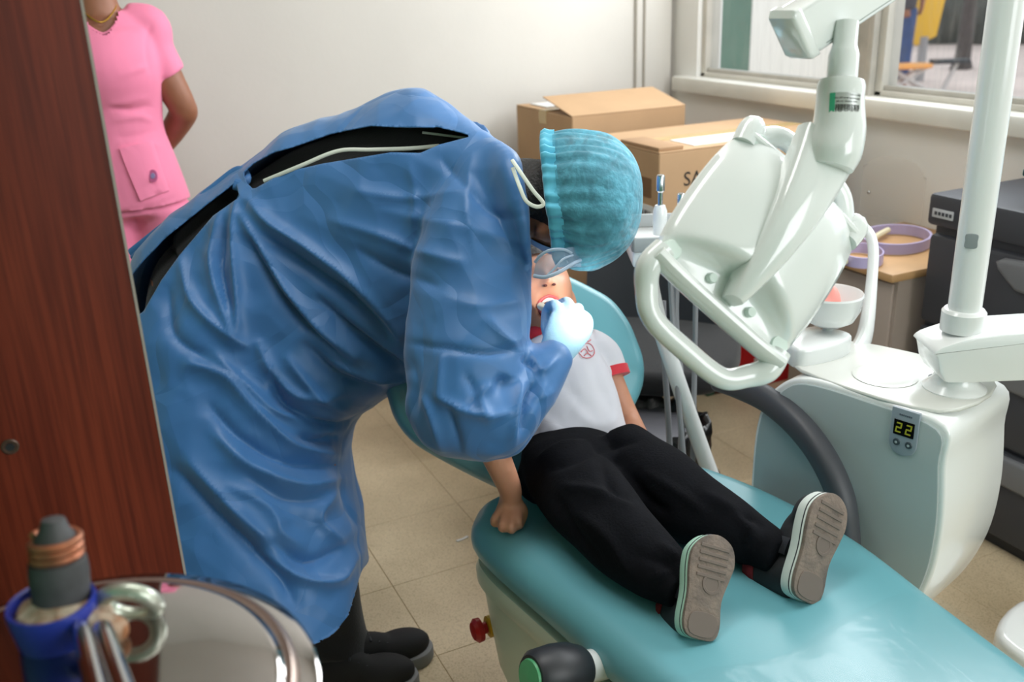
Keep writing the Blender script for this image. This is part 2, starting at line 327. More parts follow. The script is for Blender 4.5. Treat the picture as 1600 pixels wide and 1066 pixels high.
h = organic(hs, 0.14, 1); h = (h[0] + normals(h) * (vnoise(h[0], 6, 3) * 0.12)[:, None], h[1])
tag(obj('hedge', h, HED), 'dark hedge at the far edge of the yard outside', 'hedge')
for k, (px, dd, lab) in enumerate(((1503, 14.5, 'dark slim tree trunk standing right of the yellow sign outside'), (1372, 15.5, 'dark slim tree trunk left of the person in jeans outside'))):
    p = at(px, 95, dd); tt = empty('tree_trunk', (p[0], p[1], gz), lab, 'tree')
    obj('trunk', tube([(p[0], p[1], gz), (p[0] + 0.03, p[1], 1.0), (p[0] - 0.04, p[1], 2.2), (p[0], p[1], 3.6)], [0.12, 0.09, 0.085, 0.07], 10, 4), mat('bark', (74, 66, 64), 0.9, var=0.2, vscale=8), tt)
    obj('root_flare', tube([(p[0] - 0.2, p[1], gz), (p[0], p[1], 0.12), (p[0] + 0.2, p[1], gz)], [0.04, 0.1, 0.04], 8, 3), MATS['bark'], tt)
pp = at(1402, 95, 12.6); per = empty('person', (pp[0], pp[1], gz), 'person in blue jeans standing beside the folding table outside', 'person')
def pcoord(x, z, y=0): return np.array([pp[0], pp[1], 0]) + rx * x + ry * y + np.array([0, 0, z])
obj('body', organic([ellipsoid(pcoord(0, 1.58), (0.09, 0.09, 0.115), 16, 12), tube([pcoord(0, 1.5), pcoord(0, 1.3), pcoord(0, 1.0), pcoord(0, .85)], [0.05, 0.15, 0.13, 0.14], 12), tube([pcoord(-.08, .9), pcoord(-.09, .5), pcoord(-.09, .05), pcoord(-.09, gz + .02, -.1)], [0.07, 0.05, 0.04, .04], 10), tube([pcoord(.08, .9), pcoord(.09, .5), pcoord(.09, .05), pcoord(.09, gz + .02, -.1)], [0.07, 0.05, 0.04, .04], 10), tube([pcoord(-.19, 1.4), pcoord(-.25, 1.1), pcoord(-.22, .85)], [0.05, 0.045, 0.03], 10), tube([pcoord(.19, 1.4), pcoord(.25, 1.1), pcoord(.22, .85)], [0.05, 0.045, 0.03], 10)], 0.03, 2), SKIN2, per)
obj('jeans', organic([tube([pcoord(-.08, .98), pcoord(-.09, .5), pcoord(-.09, .06)], [0.12, 0.09, 0.08], 12), tube([pcoord(.08, .98), pcoord(.09, .5), pcoord(.09, .06)], [0.12, 0.09, 0.08], 12)], 0.03, 2), mat('blue_jeans', (52, 74, 118), 0.8, var=0.2, vscale=9), per)
obj('shirt', organic([tube([pcoord(0, 1.46), pcoord(0, 1.3), pcoord(0, .95)], [0.1, 0.18, 0.17], 14), tube([pcoord(-.17, 1.38), pcoord(-.25, 1.12)], .075, 10), tube([pcoord(.17, 1.38), pcoord(.25, 1.12)], .075, 10)], 0.03, 2), mat('dark_grey_shirt', (70, 66, 72), 0.8), per)
# ================================================================== BACKGROUND FURNITURE
# charcoal drawer cabinet
cx0, cx1, cy0, cy1, ct = 2.045, 2.43, 1.06, 1.77, 0.90
CAB = mat('charcoal_cabinet', (58, 60, 66), 0.55, var=0.05, vscale=5); HND = mat('grey_handle', (112, 114, 118), 0.4)
dc = empty('drawer_cabinet', ((cx0 + cx1) / 2, (cy0 + cy1) / 2, 0), 'charcoal plastic drawer cabinet under the window', 'cabinet')
obj('body', box(cx0 + 0.02, cy0 + 0.01, 0.03, cx1, cy1 - 0.01, ct - 0.05, 0.01), CAB, dc)
obj('top', box(cx0 - 0.004, cy0, ct - 0.085, cx1, cy1, ct, 0.012), CAB, dc)
obj('base', box(cx0 + 0.03, cy0 + 0.02, 0.0, cx1 - 0.02, cy1 - 0.02, 0.05), DARK, dc)
zt = ct - 0.095
for k, hh in enumerate((0.255, 0.255, 0.255)):
    d = obj('drawer', box(cx0, cy0 + 0.012, zt - hh, cx0 + 0.05, cy1 - 0.012, zt - 0.012, 0.012), CAB, dc)
    yc_ = cy0 + 0.275
    obj('handle', xf(prism(smooth_poly([(-0.19, 0.035), (0.19, 0.035), (0.16, -0.03), (0.1, -0.04), (-0.1, -0.04), (-0.16, -0.03)], 4), -0.022, 0.012, 0.012), frame((cx0 - 0.0, yc_, zt - 0.06), (0, -1, 0), (0, 0, 1), (-1, 0, 0))), HND, d)
    zt -= hh
lp = obj('label_plate', box(cx0 - 0.008, cy1 - 0.085, ct - 0.06, cx0 - 0.004, cy1 - 0.02, ct - 0.037, 0.001), mat('label_plate_white', (190, 190, 192), 0.4), dc)
for k in range(5): obj('letter', box(cx0 - 0.0087, cy1 - 0.036 - k * 0.0115, ct - 0.053, cx0 - 0.0075, cy1 - 0.028 - k * 0.0115, ct - 0.044), CAB, lp)
# blue plastic tray and folder on top
BLU = mat('blue_plastic', (110, 168, 196), 0.4)
tr0 = empty('storage_tray', (2.24, 1.25, ct), 'light blue plastic tray lying on the charcoal cabinet', 'tray')
obj('tray_body', join(box(2.10, 0.95, ct, 2.40, 1.53, ct + 0.016), box(2.10, 0.95, ct + 0.01, 2.118, 1.53, ct + 0.075, 0.004), box(2.382, 0.95, ct + 0.01, 2.40, 1.53, ct + 0.075, 0.004), box(2.10, 1.512, ct + 0.01, 2.40, 1.53, ct + 0.075, 0.004), box(2.10, 0.95, ct + 0.01, 2.40, 0.968, ct + 0.075, 0.004)), BLU, tr0)
obj('rim', join(box(2.085, 0.935, ct + 0.072, 2.122, 1.545, ct + 0.09, 0.004), box(2.378, 0.935, ct + 0.072, 2.415, 1.545, ct + 0.09, 0.004), box(2.085, 1.508, ct + 0.072, 2.415, 1.545, ct + 0.09, 0.004)), mat('teal_rim', (92, 150, 158), 0.4), tr0)
obj('rivet', ellipsoid((2.086, 1.42, ct + 0.081), (0.004, 0.006, 0.006), 10, 8), CHROME, tr0)
cs = empty('equipment_case', (2.42, 1.5, 1.06), 'flat light blue case standing on the window sill', 'case')
obj('case_body', box(2.40, 1.12, 1.062, 2.50, 1.69, 1.105, 0.006), BLU, cs); obj('case_lid', box(2.396, 1.12, 1.106, 2.50, 1.69, 1.118, 0.004), mat('teal_rim', (92, 150, 158)), cs)
bk = empty('desk_clip', (2.45, 1.62, 1.118), 'small black clip standing on the blue case', 'clip')
obj('clip_body', join(tube([(2.45, 1.60, 1.121), (2.45, 1.61, 1.15), (2.45, 1.64, 1.17), (2.45, 1.60, 1.185)], [0.012, 0.012, 0.009, 0.006], 8, 4)), DARK, bk)
obj('clip_foot', box(2.425, 1.57, 1.118, 2.475, 1.63, 1.126, 0.003), DARK, bk)
# low work cabinet with wooden top
WT = mat('wood_tabletop', (192, 152, 106), 0.45, var=0.12, vscale=9); GB = mat('grey_beige_board', (166, 152, 142), 0.6)
lc = empty('low_cabinet', (2.22, 2.0, 0), 'low grey cabinet with a wooden top beside the charcoal drawers', 'cabinet')
obj('worktop', box(1.97, 1.795, 0.655, 2.45, 2.21, 0.68, 0.006), WT, lc); obj('body', box(2.0, 1.80, 0.12, 2.44, 2.20, 0.655), GB, lc)
obj('plinth', box(2.03, 1.80, 0.0, 2.44, 2.20, 0.12), mat('plinth_grey', (120, 112, 108), 0.6), lc); obj('door', box(1.99, 1.81, 0.14, 2.0, 2.19, 0.645, 0.003), GB, lc)
obj('kick_board', box(1.90, 1.80, 0.0, 2.02, 2.12, 0.09, 0.004), mat('brown_board', (128, 78, 52), 0.5, var=0.15, vscale=10), lc)
# face shields on it: lilac head bands with clear visors
LIL = mat('lilac_plastic', (178, 168, 206), 0.35); CLR = mat('clear_visor', (228, 226, 222), 0.08, alpha=0.22, spec=0.6)
def shield(px, py, rot, lab, col, ring=(0.115, 0.085)):
    c = at_z(px, py, 0.681); t = empty('face_shield', c, lab, 'face shield', 'face shields on the wooden top'); a = np.linspace(0, 2 * math.pi, 48, endpoint=False)
    M = rotz(rot, c)
    rings = [np.stack([ring[0] * np.cos(a) * s, ring[1] * np.sin(a) * s, np.full(48, z)], 1) for s, z in ((0.93, 0.002), (1.0, 0.002), (1.0, 0.032), (0.93, 0.032))]
    obj('head_band', xf(loft(rings, close=True), M), col, t)
    obj('brow_strip', xf(tube([(-0.08, 0.05, 0.02), (0, 0.055, 0.018), (0.085, 0.045, 0.02)], 0.009, 8, 4), M), mat('foam_strip', (216, 206, 176), 0.8), t)
    return t, M
t, M_ = shield(1398, 382, 0.5, 'lilac face shield lying on the wooden top, right one of two', LIL, (0.13, 0.098))
t, M_ = shield(1344, 408, 0.9, 'lilac face shield nearest the edge of the wooden top', LIL, (0.085, 0.06))
c = at_z(1392, 345, 0.68); tv = empty('clear_visor', c, 'clear plastic visor leaning against the window wall', 'visor')
rr = [np.array([(2.40 + 0.03 * math.cos(u * 1.2), c[1] + u * 0.13, 0.682 + zz) for u in np.linspace(-1, 1, 16)]) for zz in np.linspace(0, 0.20, 6)]
rr[-1][:, 2] -= np.linspace(-1, 1, 16) ** 4 * 0.05
vv = np.vstack(rr); ff = [(i * 16 + k, i * 16 + k + 1, (i + 1) * 16 + k + 1, (i + 1) * 16 + k) for i in range(5) for k in range(15)]
obj('sheet', (vv, ff), CLR, tv); obj('stud', ellipsoid((2.405, c[1] + 0.09, 0.76), (0.006, 0.006, 0.006), 10, 8), CHROME, tv)
# cardboard boxes
def carton(name, x0, y0, z0, x1, y1, z1, lab, flaps=None, m=CARD):
    t = empty(name, ((x0 + x1) / 2, (y0 + y1) / 2, z0), lab, 'box', 'cartons in the corner')
    obj('carton_body', box(x0, y0, z0, x1, y1, z1 - 0.004, 0.003, 1), m, t)
    mid = (y0 + y1) / 2
    for ya_, yb_, tilt in ((y0, mid - 0.002, flaps or 0), (mid + 0.002, y1, 0)):
        v, f = box(x0, ya_, z1 - 0.004, x1, yb_, z1, 0.001, 1)
        if tilt and ya_ == y0:
            v = v.copy(); v[:, 2] += (v[:, 1] - y0) / (mid - y0) * tilt
        obj('flap', (v, f), m, t)
    obj('tape', box(x0 - 0.001, mid - 0.03, z1 - 0.05, x1 + 0.001, mid + 0.03, z1 + 0.0012), mat('packing_tape', (196, 170, 120), 0.25), t)
    return t
TOPA = 0.955
pt = empty('side_table', (2.0, 2.73, 0), 'low brown table under the lettered carton', 'table')
BRW = mat('brown_table_wood', (120, 84, 60), 0.55, var=0.12, vscale=9); obj('tabletop', box(1.60, 2.44, 0.535, 2.42, 2.97, 0.56, 0.004), BRW, pt)
for lx in (1.64, 2.34):
    for ly in (2.48, 2.89): obj('leg', box(lx, ly, 0.0, lx + 0.045, ly + 0.045, 0.535, 0.003), BRW, pt)
ca = carton('cardboard_box', 1.645, 2.43, 0.562, 2.36, 2.86, TOPA, 'brown carton with SAFE printed on its side, on the low brown table')
obj('lettering', text_vf('SAFE', 0.062, frame((1.800, 2.4295, 0.862), (1, 0, 0), (0, 0, 1), (0, -1, 0))), INK, ca)
obj('printed_mark', join(box(1.6435, 2.47, 0.81, 1.645, 2.53, 0.87), box(1.6435, 2.55, 0.82, 1.645, 2.59, 0.865)), mat('faded_print', (120, 88, 60), 0.8), ca)
lb = obj('label', box(1.643, 2.455, 0.70, 1.645, 2.58, 0.785), PAPER, ca)
for k in range(9): obj('bar', box(1.6422, 2.472 + k * 0.01, 0.72, 1.643, 2.475 + k * 0.01 + 0.002 * (k % 3), 0.768), INK, lb)
obj('paper_slip', box(1.80, 2.47, TOPA, 2.08, 2.60, TOPA + 0.0025), PAPER, ca)
obj('loose_flap', box(1.65, 2.44, TOPA, 1.74, 2.66, TOPA + 0.012, 0.002), CARDD, ca)
cb = carton('cardboard_box', 1.62, 2.99, 0.0, 2.05, 3.46, 0.55, 'plain brown carton on the floor against the back wall', m=CARDD)
cc = carton('cardboard_box', 1.66, 2.995, 0.552, 2.14, 3.44, 1.005, 'taller brown carton with an open lid, behind the lettered carton', flaps=0.05)
obj('paper_slip', box(1.70, 3.26, 1.006, 1.98, 3.40, 1.0095), PAPER, cc)
cdx = carton('cardboard_box', 1.02, 2.62, 0.0, 1.58, 3.1, 0.78, 'brown carton on the floor behind the dental chair', m=CARDD)
# black office chair with bin
oc = (1.44, 2.18); och = empty('office_chair', (oc[0], oc[1], 0), 'black office chair behind the white delivery stand', 'chair')
bx = nrm((0.75, -0.66, 0)); by = np.array([-bx[1], bx[0], 0]); OM = frame((oc[0], oc[1], 0), bx, by, (0, 0, 1))
obj('seat', xf(prism(smooth_poly([(-.21, -.2), (.21, -.2), (.22, .2), (-.22, .2)], 6), 0.40, 0.47, 0.025), OM), BLACK, och)
def panel(hw, z0, z1, y, bow):
    us = np.linspace(-1, 1, 13); zs = np.linspace(0, 1, 10); P = [[(hw * u * (1 - 0.25 * max(0, z - 0.75) * 4 * abs(u)), y + bow * u * u + 0.06 * z, z0 + (z1 - z0) * z) for u in us] for z in zs]
    A = np.array(P).reshape(-1, 3); B = A + np.array([0, 0.03, 0]); f = []
    for i in range(9):
        for k in range(12):
            q = (i * 13 + k, i * 13 + k + 1, (i + 1) * 13 + k + 1, (i + 1) * 13 + k); f.append(q); f.append(tuple(j + 130 for j in q[::-1]))
    ring = [k for k in range(13)] + [i * 13 + 12 for i in range(1, 10)] + [9 * 13 + k for k in range(11, -1, -1)] + [i * 13 for i in range(8, 0, -1)]
    for a_, b_ in zip(ring, ring[1:] + ring[:1]): f.append((a_, b_, b_ + 130, a_ + 130))
    return np.vstack([A, B]), f
obj('backrest', xf(panel(0.21, 0.44, 0.70, 0.2, -0.04), OM), DARK, och)
obj('back_bar', xf(tube([(0, 0.1, 0.40), (0, 0.26, 0.40), (0, 0.28, 0.55)], 0.018, 10, 5), OM), CHAR, och)
obj('gas_lift', xf(lathe([(0.025, 0.08), (0.025, 0.3), (0.018, 0.3), (0.018, 0.4)], None, 16), OM), CHAR, och)
for k in range(5):
    an = k * 2 * math.pi / 5 + 0.3; e = (0.21 * math.cos(an), 0.21 * math.sin(an)); s_ = obj('foot_spoke', xf(tube([(0, 0, 0.10), (e[0] * .5, e[1] * .5, 0.09), (e[0], e[1], 0.06)], [0.022, 0.018, 0.014], 8, 3), OM), CHAR, och)
    obj('caster', xf(ellipsoid((e[0], e[1], 0.025), (0.025, 0.025, 0.025), 12, 8), OM), DARK, s_)
bc = (1.27, 1.90); tbn = empty('waste_bin', (bc[0], bc[1], 0), 'grey waste bin lined with a black bag behind the dental chair', 'bin')
obj('bin_body', lathe([(0.0, 0.0), (0.105, 0.0), (0.12, 0.02), (0.14, 0.34), (0.145, 0.35)], rotz(0, (bc[0], bc[1], 0)), 28), mat('grey_bin_plastic', (98, 98, 104), 0.5), tbn)
a = np.linspace(0, 2 * math.pi, 72, endpoint=False); rings = []
for r, z in ((0.142, 0.22), (0.150, 0.25), (0.153, 0.30), (0.156, 0.355), (0.149, 0.385), (0.136, 0.375), (0.12, 0.33)):
    wv = 0.006 * np.sin(a * 13 + z * 30) + 0.005 * np.sin(a * 23 + 1); rings.append(np.stack([bc[0] + (r + wv) * np.cos(a), bc[1] + (r + wv) * np.sin(a), z + 0.012 * np.sin(a * 7) + 0.006 * np.sin(a * 17)], 1))
obj('bag_liner', loft(rings, cap=False), mat('black_bag_plastic', (18, 18, 20), 0.28, bump=0.4, bscale=50), tbn, sharp=0)
# red carton and binders on the floor under the side table
def bx(px): return at_y(px, 575, 2.62)[0]
xa, xb_, xc, xd, xe_ = bx(1107), bx(1118.5), bx(1139), bx(1148.5), bx(1262)
gbn = empty('document_binder', ((xa + xb_) / 2, 2.68, 0), 'dark green binder standing under the side table', 'binder')
obj('cover', box(xa, 2.62, 0.0, xb_ - 0.001, 2.80, 0.31, 0.003), mat('dark_green_card', (30, 78, 58), 0.6), gbn); obj('spine_label', box(xa + 0.004, 2.619, 0.2, xb_ - 0.005, 2.62, 0.27), PAPER, gbn)
db = empty('document_binder', ((xb_ + xc) / 2, 2.68, 0), 'dark brown binder between the green and the mustard binder', 'binder')
obj('cover', box(xb_, 2.62, 0.0, xc - 0.001, 2.80, 0.33, 0.003), mat('dark_brown_card', (76, 46, 36), 0.6), db); obj('spine_label', box(xb_ + 0.01, 2.619, 0.2, xc - 0.011, 2.62, 0.25), CARD, db)
mb = empty('document_binder', ((xc + xd) / 2, 2.68, 0), 'mustard yellow binder beside the red carton', 'binder')
obj('cover', box(xc, 2.62, 0.0, xd - 0.001, 2.80, 0.28, 0.003), mat('mustard_card', (190, 150, 50), 0.6), mb); obj('spine_label', box(xc + 0.004, 2.619, 0.18, xd - 0.005, 2.62, 0.24), PAPER, mb)
rb = empty('red_box', ((xd + xe_) / 2, 2.7, 0), 'red carton with a white printed band on the floor under the side table', 'box')
RED = mat('red_card', (206, 30, 36), 0.5); obj('carton_body', box(xd, 2.60, 0.0, xe_, 2.86, 0.235, 0.003, 1), RED, rb)
xm, xn = bx(1172), bx(1186); xo, xp = bx(1192), bx(1226)
obj('white_band', join(box(xm, 2.5985, 0.02, xn, 2.60, 0.12), box(xo, 2.5985, 0.14, xp, 2.60, 0.237), box(xo, 2.598, 0.235, xp, 2.75, 0.2375)), PAPER, rb)
obj('printed_figure', text_vf('61', 0.03, frame(((xm + xn) / 2, 2.5983, 0.07), (0, 0, 1), (-1, 0, 0), (0, -1, 0))), RED, rb)
# paper strip on the floor
sp = at_z(722, 843, 0.0); tag(obj('paper_strip', xf(prism([(-0.018, -0.004), (0.0, -0.0065), (0.02, -0.004), (0.02, 0.004), (0.0, 0.0015), (-0.018, 0.004)], 0.0005, 0.003), rotz(0.2, sp)), PAPER), 'small white paper strip lying on the floor tiles', 'paper')
# ================================================================== DENTAL CHAIR
CXC = 0.87; SEATZ = 0.48
BP = np.array([0.85, 1.60, 0.47]); BN = np.array([0, -0.766, 0.643]); BV = np.array([0, 0.643, 0.766])   # backrest plane
def on_back(px, py, off=0.0): return at_plane(px, py, BP + BN * off, BN)
ch = empty('dental_chair', (0.88, 1.1, 0), 'reclined dental chair with glossy teal upholstery under the boy', 'dental chair')
so = smooth_poly([(0.60, 1.47), (0.628, 1.22), (0.655, 0.95), (0.675, 0.6), (0.69, 0.32), (0.78, 0.2), (0.92, 0.18), (1.06, 0.2), (1.15, 0.32), (1.17, 0.6), (1.195, 0.90), (1.215, 1.14), (1.18, 1.38), (1.09, 1.55), (0.9, 1.61), (0.7, 1.60), (0.625, 1.555)], 6)
sv, sf = prism(so, 0.375, SEATZ, 0.05, 6)
obj('seat_cushion', (sv, sf), TEAL, ch, sharp=60)
sc_ = np.array([0.9, 0.95])
def inset(P, k): return np.array([(0.9 + (p[0] - 0.9) * (1 - k[0]), 0.9 + (p[1] - 0.9) * (1 - k[1])) for p in P])
SHELL = mat('cream_shell', (196, 208, 190), 0.3, var=0.02)
rings = [np.hstack([inset(so, k), np.full((len(so), 1), z)]) for k, z in (((0.03, 0.02), 0.376), ((0.015, 0.01), 0.36), ((0.02, 0.012), 0.335), ((0.05, 0.03), 0.325), ((0.06, 0.05), 0.26), ((0.08, 0.09), 0.16), ((0.14, 0.22), 0.07), ((0.2, 0.3), 0.05))]
obj('base_shell', loft(rings), SHELL, ch)
obj('floor_plate', prism(smooth_poly([(0.70, 0.55), (1.1, 0.55), (1.12, 1.45), (0.68, 1.45)], 6), 0.0, 0.05, 0.012), CHAR, ch)
# clear film over the foot end
fv = [p for p in so if p[1] < 0.96]; fp = smooth_poly([(0.66, 0.97), (0.675, 0.6), (0.69, 0.32), (0.78, 0.2), (0.92, 0.18), (1.06, 0.2), (1.15, 0.32), (1.17, 0.6), (1.195, 0.95), (1.05, 0.985), (0.85, 0.955)], 5)
FILM = bpy.data.materials.new('clear_film'); FILM.use_nodes = True; nt = FILM.node_tree; nt.nodes.remove(nt.nodes['Principled BSDF'])
tb = nt.nodes.new('ShaderNodeBsdfTransparent'); gb = nt.nodes.new('ShaderNodeBsdfGlossy'); gb.inputs['Roughness'].default_value = 0.22; nz = nt.nodes.new('ShaderNodeTexNoise'); nz.inputs['Scale'].default_value = 5; nz.inputs['Detail'].default_value = 3; nz.inputs['Distortion'].default_value = 1.5
bp_ = nt.nodes.new('ShaderNodeBump'); bp_.inputs['Strength'].default_value = 0.35; bp_.inputs['Distance'].default_value = 0.012; nt.links.new(nz.outputs['Fac'], bp_.inputs['Height']); nt.links.new(bp_.outputs[0], gb.inputs['Normal'])
mx = nt.nodes.new('ShaderNodeMixShader'); mx.inputs[0].default_value = 0.03; nt.links.new(tb.outputs[0], mx.inputs[1]); nt.links.new(gb.outputs[0], mx.inputs[2]); nt.links.new(mx.outputs[0], nt.nodes['Material Output'].inputs[0])
n_ = len(fp); cpt = fp.mean(0); fr = [np.hstack([cpt + (fp - cpt) * s, np.full((n_, 1), SEATZ + h_)]) for s, h_ in ((0.86, 0.0015), (0.94, -0.002), (0.99, -0.014), (1.008, -0.035), (1.012, -0.075))]
V_, F_ = loft(fr, cap=False); F_.append(tuple(range(n_))); obj('clear_film_cover', (V_, F_), FILM, ch)
# backrest
hw = [(0.0, 0.10), (0.03, 0.15), (0.115, 0.245), (0.16, 0.283), (0.21, 0.302), (0.26, 0.304), (0.31, 0.30), (0.37, 0.277), (0.417, 0.228), (0.455, 0.18), (0.50, 0.13), (0.55, 0.11)]
bo = [(-h_, v_) for v_, h_ in hw] + [(0, 0.57)] + [(h_, v_) for v_, h_ in hw[::-1]] + [(0, -0.005)]
BM_ = frame(BP, (1, 0, 0), BV, BN)
obj('backrest', xf(prism(smooth_poly(bo, 4), -0.075, 0.0, 0.03, 5), BM_), TEAL, ch, sharp=60)
obj('back_shell', xf(prism(smooth_poly([(p[0] * 0.9, 0.02 + p[1] * 0.94) for p in bo], 3), -0.10, -0.07, 0.02, 3), BM_), SHELL, ch)
obj('headrest', xf(organic([tube([(-0.09, 0.60, 0.01), (0, 0.605, -0.005), (0.09, 0.60, 0.01)], [(0.055, 0.03)] * 3, 16, 5, up=(0, 0, 1), roundcap=True), tube([(-0.08, 0.68, 0.01), (0, 0.685, -0.005), (0.08, 0.68, 0.01)], [(0.06, 0.03)] * 3, 16, 5, up=(0, 0, 1), roundcap=True)], 0.01, 4), BM_), TEAL, ch)
obj('headrest_bar', xf(box(-0.025, 0.48, -0.09, 0.025, 0.66, -0.07, 0.004), BM_), CHROME, ch)
obj('hinge', tube([(0.70, 1.60, 0.36), (1.05, 1.60, 0.36)], 0.045, 16, 1), CHAR, ch)
# curved armrest
ar = [at_x(px, py, 1.215) for px, py in ((1325, 905), (1322, 830), (1312, 772), (1284, 712), (1245, 662), (1198, 624), (1150, 603), (1118, 597))]
obj('armrest', tube(ar, [(0.022, 0.022), (0.024, 0.0225), (0.025, 0.023), (0.026, 0.023), (0.027, 0.0225), (0.027, 0.021), (0.026, 0.017), (0.02, 0.012)], 16, 6, up=(1, 0, 0), roundcap=True, sq=0.75), CHAR, ch)
# emergency button and control handle on the near side of the base
BX0 = 0.632; p = at_x(768, 978, BX0)
q = obj('button_collar', lathe([(0.0, 0), (0.022, 0.0), (0.022, 0.012), (0.018, 0.014), (0, 0.014)], frame(p + [0.004, 0, 0], (0, 1, 0), (0, 0, 1), (-1, 0, 0)), 24), mat('yellow_plastic', (206, 168, 40), 0.4), ch)
obj('button_cap', lathe([(0, 0.012), (0.012, 0.012), (0.012, 0.02), (0.024, 0.024), (0.025, 0.034), (0.018, 0.041), (0, 0.042)], frame(p, (0, 1, 0), (0, 0, 1), (-1, 0, 0)), 24), mat('red_button', (176, 26, 26), 0.35), q)
h0 = at_x(925, 1040, 0.635); h1 = at(846, 1056, (h0 - CAM) @ FWD - 0.055); ax_ = nrm(h1 - h0); sd = nrm(np.cross(ax_, (0, 0, 1))); up_ = np.cross(sd, ax_); L_ = np.linalg.norm(h1 - h0)
HM = frame(h0, sd, up_, ax_)
q = obj('control_neck', lathe([(0, -0.03), (0.026, -0.03), (0.026, 0.018), (0, 0.018)], HM, 24), WHITE, ch)
k_ = obj('control_handle', lathe([(0, 0.016), (0.030, 0.016), (0.036, 0.024), (0.044, 0.05), (0.045, 0.075), (0.041, L_ + 0.012), (0.034, L_ + 0.02), (0, L_ + 0.02)], HM, 28), DARK, ch)
obj('handle_cap', lathe([(0, L_ + 0.018), (0.03, L_ + 0.018), (0.028, L_ + 0.024), (0, L_ + 0.026)], HM, 24), mat('green_cap', (84, 170, 118), 0.4), k_)
# ================================================================== DENTAL UNIT
UZ = 0.70; UA = np.array([0.961, 0.276, 0]); UB = np.array([-0.276, 0.961, 0]); UO = np.array([1.315, 1.051, 0.0]); UM = frame(UO, UA, UB, (0, 0, 1))
un = empty('dental_unit', UO + UA * 0.12 + UB * 0.18, 'white dental unit cabinet with a lit display beside the chair', 'dental unit')
def side_profile(k=0.0, ztop=UZ): # (b, z) outline
    return smooth_poly([(0.0 + k, ztop - k), (-0.012 + k, 0.62), (-0.022 + k, 0.50), (-0.012 + k, 0.38), (0.03 + k, 0.26), (0.10 + k, 0.16 + k), (0.2, 0.10 + k), (0.34 - k, 0.10 + k), (0.375 - k, 0.2), (0.385 - k, 0.45), (0.375 - k, 0.60), (0.335 - k, 0.675 - k), (0.27, ztop + 0.01 - k), (0.14, ztop + 0.012 - k)], 5)
PM = frame(UO, UB, (0, 0, 1), UA)   # profile plane extruded along UA
prof = side_profile(); prof[:5] = prof[:5]
obj('body', xf(prism(prof, 0.0, 0.25, 0.007, 3), PM), WHITE, un)
obj('side_panel', xf(prism(side_profile(0.010), -0.006, 0.004, 0.003, 2), PM), GREYP, un)
obj('foot_post', box(1.37, 1.2, 0.0, 1.5, 1.36, 0.12, 0.01), CHAR, un)
obj('top_tray', xf(prism(smooth_poly([(0.02, 0.02), (0.235, 0.02), (0.235, 0.30), (0.12, 0.335), (0.02, 0.30)], 5), UZ + 0.008, UZ + 0.016, 0.004), UM), WHITE2, un)
bs = UO + UA * 0.10 + UB * 0.165; obj('rinse_basin', lathe([(0.058, 0.0155), (0.060, 0.0172), (0.055, 0.0182), (0.045, 0.0172), (0.02, 0.0164), (0.0, 0.0162)], frame((bs[0], bs[1], UZ), UA, UB, (0, 0, 1)), 36), WHITE2, un)
pd = at_z(1455, 588, UZ + 0.018); obj('drain_hole', lathe([(0, 0.0), (0.009, 0.0), (0.009, 0.002), (0, 0.002)], frame(pd, UA, UB * 0.5, (0, 0, 1)), 16), DARK, un)
# control display on the side panel
SP = UO - UA * 0.0065
def on_side(px, py): return at_plane(px, py, SP, UA)
cc_ = on_side(1413, 676); DM = frame(cc_, -UB, (0, 0, 1), -UA)
dp = obj('display_panel', xf(prism([(-0.026, 0.045), (0.026, 0.045), (0.026, -0.02)] + [(0.026 * math.cos(t), -0.02 - 0.026 * math.sin(t)) for t in np.linspace(0.2, math.pi - 0.2, 10)] + [(-0.026, -0.02)], -0.004, 0.003, 0.0015), DM), mat('panel_grey', (150, 160, 170), 0.4), un)
obj('screen', xf(box(-0.019, -0.006, 0.003, 0.019, 0.023, 0.0042), DM), mat('screen_black', (10, 12, 12), 0.2), dp)
SEG = mat('display_digits', (150, 150, 40), 0.5, emit=(190, 195, 40), estr=0.08)
def seven(x, segs):
    o = []; w_, h_, s_ = 0.0105, 0.0195, 0.0024
    R_ = {'a': (0, h_ - s_, w_, h_), 'g': (0, h_ / 2 - s_ / 2, w_, h_ / 2 + s_ / 2), 'd': (0, 0, w_, s_), 'b': (w_ - s_, h_ / 2, w_, h_), 'f': (0, h_ / 2, s_, h_), 'e': (0, 0, s_, h_ / 2), 'c': (w_ - s_, 0, w_, h_ / 2)}
    for c in segs: a, b, c2, d = R_[c]; o.append(box(x + a, -0.001 + b, 0.0042, x + c2, -0.001 + d, 0.0052))
    v, f = join(*o); v[:, 0] += (v[:, 1]) * 0.12; return v, f
for x_ in (-0.0155, 0.003): obj('digit', xf(seven(x_, 'abged'), DM), SEG, dp)
for x_ in (-0.011, 0.012): b_ = obj('button', xf(lathe([(0, 0.003), (0.0068, 0.003), (0.006, 0.005), (0, 0.005)], rotz(0, (x_, -0.021, 0)), 16), DM), mat('button_dark', (62, 74, 80), 0.4), dp); obj('button_mark', xf(lathe([(0, 0.005), (0.0025, 0.005), (0.0025, 0.0055), (0, 0.0055)], rotz(0, (x_, -0.021, 0)), 10), DM), GREYP, b_)
obj('panel_text', xf(join(*[box(-0.011 + i * 0.0035, 0.0325, 0.003, -0.0085 + i * 0.0035, 0.0355, 0.0036) for i in range(7)]), DM), mat('grey_ink', (92, 100, 112), 0.6), dp)
